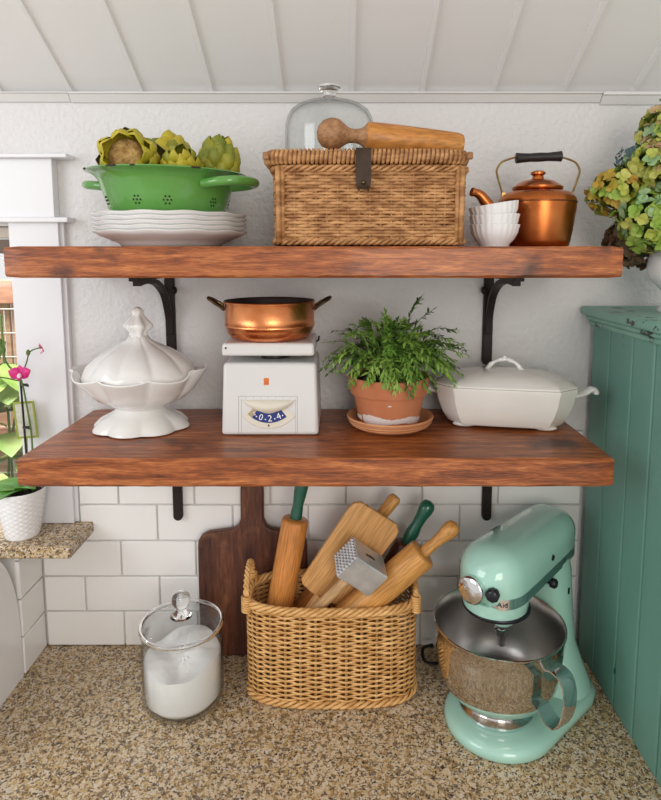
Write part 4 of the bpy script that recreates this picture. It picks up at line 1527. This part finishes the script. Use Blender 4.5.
# ------------------------------------------------------------------ flour jar
jr = thing('flour_jar', 'round glass storage jar with a glass lid, half full of flour', 'jar', (-0.2965, -0.1660, 0.0003))
jr.scale = (0.985, 0.985, 1.08)
b = MB()
out = [(0.001, 0.0003), (0.062, 0.0003), (0.069, 0.003), (0.0735, 0.010), (0.0750, 0.020), (0.0755, 0.10), (0.0745, 0.112), (0.0710, 0.121), (0.0690, 0.126), (0.0690, 0.130), (0.0715, 0.1335), (0.0725, 0.136)]
inn = [(0.0695, 0.1365), (0.066, 0.130), (0.066, 0.126), (0.070, 0.112), (0.0722, 0.10), (0.0717, 0.020), (0.068, 0.010), (0.060, 0.0065), (0.001, 0.006)]
b.lathe(out + inn, 64)
link_mesh('body', b, 'jar_glass', jr, smooth=60)
b = MB()
fr = random.Random(5)
N = 48
rings = []
for q in range(2):
    z = 0.0068 if q == 0 else 0.02
    rr_ = 0.0595 if q == 0 else 0.0710
    rings.append([(rr_ * math.cos(2 * PI * i / N), rr_ * math.sin(2 * PI * i / N), z) for i in range(N)])


def fz_(x, y):
    return 0.086 + 0.14 * y + 0.010 * math.sin(60 * x + 1) * math.sin(45 * y) + 0.06 * x


for r_ in (0.0710, 0.068, 0.058, 0.044, 0.03, 0.016, 0.003):
    rings.append([(r_ * math.cos(2 * PI * i / N), r_ * math.sin(2 * PI * i / N), fz_(r_ * math.cos(2 * PI * i / N), r_ * math.sin(2 * PI * i / N)) + (fr.uniform(-.002, .002) if r_ < .07 else 0)) for i in range(N)])
b.rings(rings)
link_mesh('flour', b, 'flour', jr, smooth=50)
b = MB()
b.lathe([(0.001, 0.1375), (0.060, 0.1375), (0.0655, 0.1372), (0.0698, 0.1385), (0.0700, 0.1440), (0.068, 0.1450), (0.062, 0.1478), (0.045, 0.1520), (0.028, 0.1545), (0.001, 0.1552)], 64)
ld = link_mesh('lid', b, 'jar_glass', jr, smooth=50)
b = MB()
b.tube([(0.0745 * math.cos(2 * PI * i / 64), 0.0745 * math.sin(2 * PI * i / 64), 0.1415) for i in range(64)], 0, 10, closed=True, flat=(0.0038, 0.0038))
link_mesh('lid_rim', b, 'solid_glass', ld, smooth=180)
b = MB()
b.lathe([(0.001, 0.1553), (0.020, 0.1552), (0.019, 0.1575), (0.012, 0.1615), (0.0085, 0.167), (0.0085, 0.170), (0.0135, 0.174), (0.0170, 0.180), (0.0175, 0.185), (0.0155, 0.192), (0.009, 0.1975), (0.001, 0.199)], 32)
link_mesh('knob', b, 'solid_glass', ld, smooth=60)

# ------------------------------------------------------------------ cutting board
cb = thing('cutting_board', 'dark stained wooden cutting board with a handle leaning on the tiles', 'cutting board', (-0.1835, -0.0265, 0.0008), (math.radians(-2.2), 0, 0))
ol = [(-0.111, 0.0), (0.111, 0.0), (0.112, 0.232), (0.1105, 0.246), (0.104, 0.257), (0.090, 0.2635), (0.058, 0.268), (0.038, 0.271), (0.029, 0.278), (0.0235, 0.291), (0.0235, 0.34), (0.0225, 0.385), (0.017, 0.396), (0.0, 0.400)]
ol = ol + [(-x, z) for x, z in reversed(ol[2:-1])]
b = MB()
b.rings([[(x, -0.018, z) for x, z in ol], [(x, 0.0, z) for x, z in ol]])
link_mesh('board', b, 'board_wood', cb, bevel=0.004)

# ------------------------------------------------------------------ utensil basket
ub = thing('utensil_basket', 'open honey-coloured oval wicker basket holding rolling pins and tools', 'basket', (-0.0200, -0.1220, 0.0005))
A, C, NN = 0.1575, 0.0680, 3.0
wm, sm = MB(), MB()
woven(wm, sm, A, C, NN, 0.014, 0.184, 28, 36, 0.0036, 0.00245, 0.0014, taper=0.0, seed=8)
braid(wm, A + 0.001, C + 0.001, NN, 0.0075, 0.0042, 0.0034, 0.045, 3)


def rimz(x, y):
    return 0.0


braid(wm, A + 0.001, C + 0.001, NN, 0.1885, 0.0052, 0.0036, 0.055, 4)
link_mesh('body', wm, 'wicker_honey', ub, smooth=180)
link_mesh('stakes', sm, 'wicker_honey_dark', ub)
b = MB()
per, _ = perimeter(A - 0.004, C - 0.004, NN, 80)
b.rings([[(x, y, 0.006) for x, y, _, _ in per], [(x, y, 0.010) for x, y, _, _ in per]])
link_mesh('bottom', b, 'wicker_honey_dark', ub, smooth=0)
for sg in (-1, 1):
    b = MB()
    for q in range(3):
        p = []
        for i in range(41):
            t = i / 40
            y = 0.042 * -math.cos(PI * t)
            z = 0.188 + (0.056 if sg < 0 else 0.030) * math.sin(PI * t) ** 0.75
            ph = 2 * PI * (5 * t + q / 3)
            p.append((sg * (A - 0.001) + 0.0032 * math.cos(ph), y, z + 0.0032 * math.sin(ph)))
        b.tube(p, 0.0032, 6)
    for e in (-1, 1):
        for j in range(7):
            zc = 0.176 + 0.0045 * j
            b.tube([(sg * (A - 0.001) + 0.0075 * math.cos(2 * PI * i / 12), e * 0.042 + 0.0075 * math.sin(2 * PI * i / 12), zc + .001 * math.sin(i)) for i in range(12)], 0.0024, 5, closed=True)
    link_mesh('handle', b, 'wicker_honey', ub, smooth=180)


def wood_tool(name, label, cat, p_bot, p_top, parts, group=None, roll=0.0):
    """parts: (name, material, lathe profile along the axis, metres from the bottom)"""
    t = thing(name, label, cat, p_bot, group=group)
    d = Vector(p_top) - Vector(p_bot)
    t.rotation_euler = (d.to_track_quat('Z', 'Y').to_matrix().to_4x4() @ Matrix.Rotation(roll, 4, 'Z')).to_euler()
    for nm, m, pr in parts:
        b = MB()
        b.lathe(pr, 32)
        link_mesh(nm, b, m, t, smooth=50)
    return t


def pin(z0, z1, r):
    return [(0.0005, z0), (r - 0.004, z0), (r - 0.001, z0 + 0.002), (r, z0 + 0.006), (r, z1 - 0.006), (r - 0.001, z1 - 0.002), (r - 0.005, z1), (0.0005, z1)]


RP = 'rolling pins standing in the oval basket'
wood_tool('rolling_pin', 'rolling pin with green handle on the side by the cutting board', 'rolling pin', (-0.1455, -0.126, 0.018), (-0.0795, -0.108, 0.378),
          [('barrel', 'pin_wood_orange', pin(0.06, 0.318, 0.0255)), ('grip', 'green_handle', [(0.0005, 0.319), (0.011, 0.3185), (0.0115, 0.330), (0.010, 0.345), (0.0125, 0.372), (0.014, 0.395), (0.011, 0.41), (0.0005, 0.414)]),
           ('lower_grip', 'green_handle', [(0.0005, 0.0), (0.009, 0.003), (0.012, 0.02), (0.010, 0.045), (0.011, 0.0595), (0.0005, 0.0595)])], RP)
wood_tool('rolling_pin', 'rolling pin mostly hidden behind the flat wooden paddle, tan handle showing', 'rolling pin', (-0.118, -0.088, 0.075), (0.104, -0.075, 0.356),
          [('barrel', 'pin_wood_orange', pin(0.03, 0.285, 0.0235)), ('grip', 'pin_wood', [(0.0005, 0.284), (0.011, 0.2845), (0.0115, 0.31), (0.0125, 0.34), (0.0125, 0.357), (0.0095, 0.362), (0.0005, 0.363)])], RP)
wood_tool('pastry_roller', 'dark wooden roller with curved green handle between paddle and front pin', 'rolling pin', (0.020, -0.092, 0.075), (0.166, -0.094, 0.350),
          [('barrel', 'board_wood', pin(0.02, 0.224, 0.021)), ('grip', 'green_handle', [(0.0005, 0.223), (0.010, 0.2235), (0.0125, 0.235), (0.0130, 0.25), (0.0105, 0.266), (0.0115, 0.285), (0.0145, 0.300), (0.0145, 0.310), (0.010, 0.318), (0.0005, 0.320)])], RP)
wood_tool('rolling_pin', 'plain wooden rolling pin leaning out at the front over the basket rim', 'rolling pin', (-0.046, -0.150, 0.103), (0.1975, -0.158, 0.330),
          [('barrel', 'pin_wood', pin(0.02, 0.268, 0.0285)), ('grip', 'pin_wood', [(0.0005, 0.267), (0.0105, 0.2675), (0.0105, 0.280), (0.0095, 0.292), (0.0110, 0.310), (0.0150, 0.328), (0.0155, 0.336), (0.0125, 0.345), (0.006, 0.3495), (0.0005, 0.350)])], RP)
pdl = thing('wooden_paddle', 'flat pale wooden paddle with rounded corners standing in the basket', 'paddle', (-0.100, -0.135, 0.102))
d = Vector((0.076, -0.120, 0.355)) - Vector((-0.100, -0.135, 0.102))
zx = d.normalized()
yx = Vector((0.10, -1.0, -0.05))
yx = (yx - zx * yx.dot(zx)).normalized()
xx = yx.cross(zx)
pdl.rotation_euler = Matrix((xx, yx, zx)).transposed().to_euler()
b = MB()
h = 0.298
ol = [(-0.0500, 0.112), (-0.044, 0.106), (-0.02, 0.100), (0.02, 0.100), (0.044, 0.106), (0.0500, 0.112), (0.0555, h - 0.022), (0.0525, h - 0.009), (0.042, h), (-0.042, h), (-0.0525, h - 0.009), (-0.0555, h - 0.022)]
b.rings([[(x, -0.005, z) for x, z in ol], [(x, 0.005, z) for x, z in ol]])
link_mesh('blade', b, 'paddle_wood', pdl, bevel=0.003)
b = MB()
b.lathe([(0.0005, 0.0), (0.010, 0.003), (0.011, 0.05), (0.010, 0.103), (0.0005, 0.103)], 16)
link_mesh('handle', b, 'paddle_wood', pdl, smooth=50)

ml = thing('meat_mallet', 'aluminium meat mallet with studded face and pale wooden handle in the basket', 'meat mallet', (-0.075, -0.160, 0.148))
hd = (Vector((0.0335, -0.178, 0.270)) - Vector((-0.075, -0.160, 0.148)))
Lh = hd.length
zx = hd.normalized()
ax = Vector((-0.70, -0.22, 0.62))
ax = (ax - zx * ax.dot(zx)).normalized()
yy = zx.cross(ax)
ml.rotation_euler = Matrix((ax, yy, zx)).transposed().to_euler()
b = MB()
b.lathe([(0.0005, 0.0), (0.009, 0.003), (0.0105, 0.03), (0.0095, 0.09), (0.0110, Lh - 0.022), (0.0005, Lh - 0.022)], 20)
link_mesh('handle', b, 'mallet_wood', ml, smooth=50)
b = MB()
sq = lambda hy, hz, c: [(hy - c, -hz), (hy, -hz + c), (hy, hz - c), (hy - c, hz), (-hy + c, hz), (-hy, hz - c), (-hy, -hz + c), (-hy + c, -hz)]
prof = [(-0.037, 0.028, 0.0265), (-0.035, 0.029, 0.0275), (-0.012, 0.0280, 0.0265), (0.012, 0.0280, 0.0265), (0.035, 0.029, 0.0275), (0.036, 0.029, 0.0275)]
b.rings([[(x, p[0], Lh + p[1]) for p in sq(hy, hz, 0.003)] for x, hy, hz in prof])
hdm = link_mesh('head', b, 'aluminium', ml, smooth=30)
b = MB()
for i in range(7):
    for j in range(7):
        y0, z0, s = -0.0266 + 0.0076 * i, Lh - 0.0262 + 0.0075 * j, 0.0068
        b.add([(0.0358, y0, z0), (0.0358, y0 + s, z0), (0.0358, y0 + s, z0 + s), (0.0358, y0, z0 + s), (0.0415, y0 + s / 2, z0 + s / 2)], [(0, 1, 4), (1, 2, 4), (2, 3, 4), (3, 0, 4), (3, 2, 1, 0)])
link_mesh('teeth', b, 'aluminium', hdm, smooth=0)
b = MB()
b.box(-0.004, 0.004, 0.0, 0.0016, -0.001, 0.001, T(0, 0, Lh + 0.0268) @ Matrix.Rotation(PI / 2, 4, 'X'))
b.box(-0.011, 0.011, -0.0025, 0.0025, Lh + 0.0262, Lh + 0.0268)
plabel(link_mesh('stamp_slot', b, 'dark_brass', hdm, smooth=0), 'darker slot mark on the mallet head')

# ------------------------------------------------------------------ stand mixer (front along local +x)
mx = thing('stand_mixer', 'mint green stand mixer with a stainless steel bowl on the worktop', 'stand mixer', (0.2765, -0.2130, 0.0005), (0, 0, math.radians(-137.5)))
b = MB()


def foot(s, z):
    pts = []
    for i in range(25):
        a = -PI / 2 + PI * i / 24
        pts.append((0.099 * s * math.cos(a), 0.097 * s * math.sin(a), z))
    side = [(-0.05, 0.097), (-0.10, 0.098), (-0.15, 0.099), (-0.182, 0.092), (-0.202, 0.074), (-0.212, 0.046), (-0.215, 0.016)]
    o = 1 - s
    L_ = [(x + (o * 0.1 if x < -.15 else 0), y - o * 0.1, z) for x, y in side]
    R_ = [(x, -y, z) for x, y, z in reversed(L_)]
    return pts + L_ + R_


b.rings([foot(0.97, 0.0005), foot(1.0, 0.004), foot(1.0, 0.013), foot(0.975, 0.0185), foot(0.92, 0.0225), foot(0.80, 0.025), foot(0.6, 0.026)])
link_mesh('base', b, 'mint', mx, smooth=60).location.y = 0.008


def sup(x0, x1, hw, z, n=32, e=2.6):
    cx, hx = (x0 + x1) / 2, (x1 - x0) / 2
    o = []
    for i in range(n):
        t = 2 * PI * i / n
        ct, st = math.cos(t), math.sin(t)
        o.append((cx + hx * math.copysign(abs(ct) ** (2 / e), ct), hw * math.copysign(abs(st) ** (2 / e), st), z))
    return o


b = MB()
b.rings([sup(-0.211, -0.080, 0.096, 0.018), sup(-0.209, -0.094, 0.088, 0.034), sup(-0.206, -0.112, 0.070, 0.062), sup(-0.200, -0.122, 0.054, 0.100), sup(-0.197, -0.124, 0.049, 0.150), sup(-0.196, -0.116, 0.045, 0.200), sup(-0.198, -0.100, 0.043, 0.235), sup(-0.196, -0.085, 0.040, 0.258)])
link_mesh('column', b, 'mint', mx, smooth=60).location.y = 0.004
ZC, HU, HD, HW = 0.300, 0.0485, 0.054, 0.0540
secs = [(-0.216, .12), (-0.215, .34), (-0.212, .56), (-0.207, .74), (-0.197, .88), (-0.18, .965), (-0.14, 1.0), (-0.08, 1.02), (-0.02, 1.05), (0.035, 1.06), (0.048, 1.035), (0.060, .965), (0.071, .85), (0.0795, .72), (0.087, .56), (0.092, .40), (0.095, .25), (0.0965, .08)]


def hf(x):
    for (a, fa), (c, fc) in zip(secs[:-1], secs[1:]):
        if a <= x <= c:
            return fa + (fc - fa) * (x - a) / (c - a)
    return 0.05


def hw_at(x, z):
    f = hf(x)
    dz = (z - ZC) / ((HU if z > ZC else HD) * f)
    e = 2.4 if z > ZC else 3.6
    return HW * f * max(0.0, 1 - abs(dz) ** e) ** (1 / e)


b = MB()
rs = []
for x, f in secs:
    ring = []
    for i in range(40):
        t = 2 * PI * i / 40
        ct, st = math.cos(t), math.sin(t)
        e = 2.4 if st >= 0 else 3.6
        y = HW * f * math.copysign(abs(ct) ** (2 / e), ct)
        z = math.copysign(abs(st) ** (2 / e), st)
        ring.append((x, y, ZC + (HU if z > 0 else HD) * f * z))
    rs.append(ring)
b.rings(rs)
hdm = link_mesh('head', b, 'mint', mx, smooth=70)
hdm.location = (-0.012, 0, -0.009)
hdm.rotation_euler.z = math.radians(5)
b = MB()                                     # mint skirt and black ring round the drive
b.lathe([(0.0005, 0.262), (0.058, 0.262), (0.0560, 0.246), (0.055, 0.240), (0.0005, 0.240)], 48, T=T(0.030, 0, 0))
link_mesh('drive_skirt', b, 'mint', hdm, smooth=50)
b = MB()
b.lathe([(0.0005, 0.2405), (0.0565, 0.2405), (0.0585, 0.2385), (0.0585, 0.2345), (0.056, 0.232), (0.0005, 0.232)], 48, T=T(0.026, 0, 0))
link_mesh('drive_ring', b, 'black_plastic', hdm, smooth=50)
b = MB()
b.lathe([(0.0005, 0.232), (0.0195, 0.232), (0.0195, 0.212), (0.016, 0.209), (0.0005, 0.211)], 24, T=T(0.030, 0.014, 0))
link_mesh('planetary_hub', b, 'mint', hdm, smooth=50)
b = MB()
b.lathe([(0.0005, 0.2092), (0.0085, 0.2092), (0.0085, 0.198), (0.0120, 0.197), (0.0120, 0.189), (0.0075, 0.187), (0.0070, 0.168), (0.0005, 0.168)], 20, T=T(0.030, 0.014, 0))
link_mesh('beater_shaft', b, 'chrome', hdm, smooth=40)
# trim band round the lower edge of the head
Z0, Z1 = 0.2625, 0.2805
xs = [-0.19 + 0.26 * i / 26 for i in range(27)] + [0.07 + 0.0245 * math.sin(PI / 2 * i / 14) for i in range(1, 15)]
xmax = [x for x in xs if hw_at(x, Z0) > 0.004]


def outline(off, z):
    L_ = [(x, hw_at(x, z) + off, z) for x in xmax]
    return [(x, y, z) for x, y, z in L_] + [(xmax[-1] + off * .7, 0, z)] + [(x, -y, z) for x, y, z in reversed(L_)]


def band(z0, z1, off):
    """strip that keeps the width of its wider edge so it stands off the head"""
    lo, hi = outline(off, z0), outline(off, z1)
    m = [(max(p[0], q[0]), p[1] if abs(p[1]) > abs(q[1]) else q[1]) for p, q in zip(lo, hi)]
    return [[(x, y, z0) for x, y in m], [(x, y, z1) for x, y in m]]


b = MB()
bd = band(Z0, Z1, 0.0010)
inner = [[(x * 0.97 - 0.002, y * 0.93, z) for x, y, z in bd[0]], [(x * 0.985 - .001, y * 0.96, z) for x, y, z in bd[1]]]
b.rings([inner[0], bd[0], bd[1], inner[1]], closed=False, cap0=False, cap1=False)
bn = link_mesh('trim_band', b, 'chrome', hdm, smooth=50)
# brand lettering along the band, running from the nose to the visible side
mid = [Vector((p[0], p[1])) for p in bd[0]]
mid = mid[:len(xmax) + 1][::-1]              # nose -> +y side -> back
cum = [0.0]
for p, q in zip(mid[:-1], mid[1:]):
    cum.append(cum[-1] + (q - p).length)


def on_band(s, off):
    if s < 0:
        p, tn = Vector((mid[0].x, s)), Vector((0, 1))
    else:
        k = 0
        while k < len(cum) - 2 and cum[k + 1] < s:
            k += 1
        f = (s - cum[k]) / max(1e-9, cum[k + 1] - cum[k])
        p = mid[k].lerp(mid[k + 1], f)
        tn = (mid[k + 1] - mid[k]).normalized()
    return p + Vector((tn.y, -tn.x)) * off


vs, fs = text_mb('KitchenAid', 0.0135)
b = MB()
q = []
for x, z, _ in vs:
    p = on_band(0.020 + x * 0.95, 0.0009)
    q.append((p.x, p.y, (Z0 + Z1) / 2 + z * 0.85))
b.add(q, fs)
link_mesh('lettering', b, 'dark_rubber', bn, smooth=0)
# hub stub and chrome cap on the nose, two black knobs, vent spot, latch
b = MB()
Ry = Matrix.Rotation(PI / 2, 4, 'Y')
b.lathe([(0.026, 0.085), (0.0245, 0.110), (0.0225, 0.128), (0.0225, 0.137), (0.0005, 0.137)], 32, T=T(-0.037, 0.004, 0.291) @ Matrix.Rotation(math.radians(-4), 4, 'Z') @ Ry)
link_mesh('hub', b, 'mint', hdm, smooth=50)
b = MB()
b.lathe([(0.0005, 0.1372), (0.0225, 0.1372), (0.0235, 0.139), (0.0235, 0.142), (0.021, 0.1445), (0.0005, 0.1458)], 36, T=T(-0.037, 0.004, 0.291) @ Matrix.Rotation(math.radians(-4), 4, 'Z') @ Ry)
link_mesh('hub_cap', b, 'chrome', hdm, smooth=50)
b = MB()
kp = T(0.074, 0.021, 0.2920) @ Matrix.Rotation(math.radians(22), 4, 'Z') @ Ry
b.lathe([(0.0005, 0.0), (0.005, 0.0), (0.005, 0.010), (0.010, 0.012), (0.011, 0.018), (0.0105, 0.026), (0.007, 0.0285), (0.0005, 0.029)], 20, T=kp, fn=lambda a, j, r, z: (r * (1 + (0.05 * math.cos(8 * a) if r > .008 else 0)), z))
link_mesh('hub_knob', b, 'black_plastic', hdm, smooth=50)
b = MB()
b.lathe([(0.0005, 0.0), (0.004, 0.0), (0.004, 0.008), (0.0085, 0.010), (0.009, 0.018), (0.006, 0.021), (0.0005, 0.0215)], 20, T=T(-0.085, 0.040, 0.247) @ Matrix.Rotation(-PI / 2, 4, 'X'))
link_mesh('lock_knob', b, 'black_plastic', hdm, smooth=50)
b = MB()
yv = hw_at(-0.09, 0.300)
b.lathe([(0.0005, 0.0012), (0.005, 0.001), (0.0058, -0.002)], 20, T=T(-0.075, yv + 0.001, 0.300) @ Matrix.Rotation(-PI / 2, 4, 'X'))
link_mesh('screw_cover', b, 'black_plastic', hdm, smooth=50)
b = MB()
b.box(-0.160, -0.154, 0.047, 0.0495, 0.196, 0.208)
link_mesh('lever_slot', b, 'black_plastic', mx, smooth=0)
# bowl
b = MB()
bo = [(0.048, 0.050), (0.066, 0.0535), (0.083, 0.063), (0.096, 0.080), (0.1045, 0.102), (0.1085, 0.128), (0.1105, 0.160), (0.1120, 0.186), (0.1140, 0.1875), (0.1140, 0.1900), (0.1120, 0.1905)]
b.lathe([(0.0005, 0.050)] + bo, 80)
b.cur = 1
b.lathe([(0.1120, 0.1905), (0.1105, 0.189), (0.1090, 0.160), (0.1070, 0.128), (0.103, 0.103), (0.0945, 0.081), (0.082, 0.065), (0.065, 0.0555), (0.0005, 0.052)], 80)
bw = link_mesh('bowl', b, ['steel', 'steel_brushed'], mx, smooth=60)
b = MB()
b.lathe([(0.0005, 0.0262), (0.062, 0.0262), (0.0655, 0.028), (0.0655, 0.032), (0.057, 0.036), (0.052, 0.042), (0.051, 0.0505), (0.0005, 0.0495)], 56)
link_mesh('bowl_pedestal', b, 'chrome', bw, smooth=50)
b = MB()
ha = math.radians(80)
hp = spline([(0.1115, 0.170), (0.124, 0.172), (0.140, 0.168), (0.1495, 0.150), (0.1505, 0.125), (0.143, 0.098), (0.130, 0.080), (0.116, 0.086), (0.1035, 0.092)], 36) if False else spline([(0.1110, 0, 0.168), (0.124, 0, 0.172), (0.140, 0, 0.168), (0.1495, 0, 0.150), (0.1505, 0, 0.125), (0.145, 0, 0.098), (0.134, 0, 0.080), (0.120, 0, 0.078), (0.1000, 0, 0.092)], 36)
rs = []
for i, q in enumerate(hp):
    d = (hp[min(i + 1, 36)] - hp[max(i - 1, 0)]).normalized()
    nn = Vector((d.z, 0, -d.x))
    w_ = 0.0155
    rs.append([tuple(q + Vector((0, sy * w_, 0)) + nn * sn * th) for sy, sn, th in ((-1, -1, .0012), (-0.7, -1, .0022), (0.7, -1, .0022), (1, -1, .0012), (1, 1, .0012), (0.7, 1, .0008), (-0.7, 1, .0008), (-1, 1, .0012))])
b.rings(rs, T=Matrix.Rotation(ha, 4, 'Z'))
link_mesh('bowl_handle', b, 'chrome', bw, smooth=45)
b = MB()
p = spline([(-0.150, -0.078, 0.012), (-0.135, -0.105, 0.006), (-0.05, -0.150, 0.004), (-0.020, -0.178, 0.005), (-0.030, -0.195, 0.02), (-0.055, -0.19, 0.02)], 24)
b.tube(p, 0.0032, 7)
link_mesh('power_cord', b, 'dark_rubber', mx)

b = MB()
b.box(0.246, 0.318, -0.0155, -0.0097, 0.082, 0.196)
ou = thing('wall_outlet', 'pale outlet plate on the tiles behind the mint mixer', 'outlet', (0, 0, 0))
ou.location = (0.282, -0.0097, 0.139)
b = MB()
b.box(-0.036, 0.036, -0.0055, -0.0002, -0.057, 0.057)
link_mesh('cover_plate', b, 'outlet_plate', ou, bevel=0.002)
for z in (-0.02, 0.02):
    b = MB()
    b.box(-0.017, 0.017, -0.0068, -0.0054, z - 0.014, z + 0.014)
    link_mesh('socket', b, 'outlet_plate', ou, bevel=0.001)
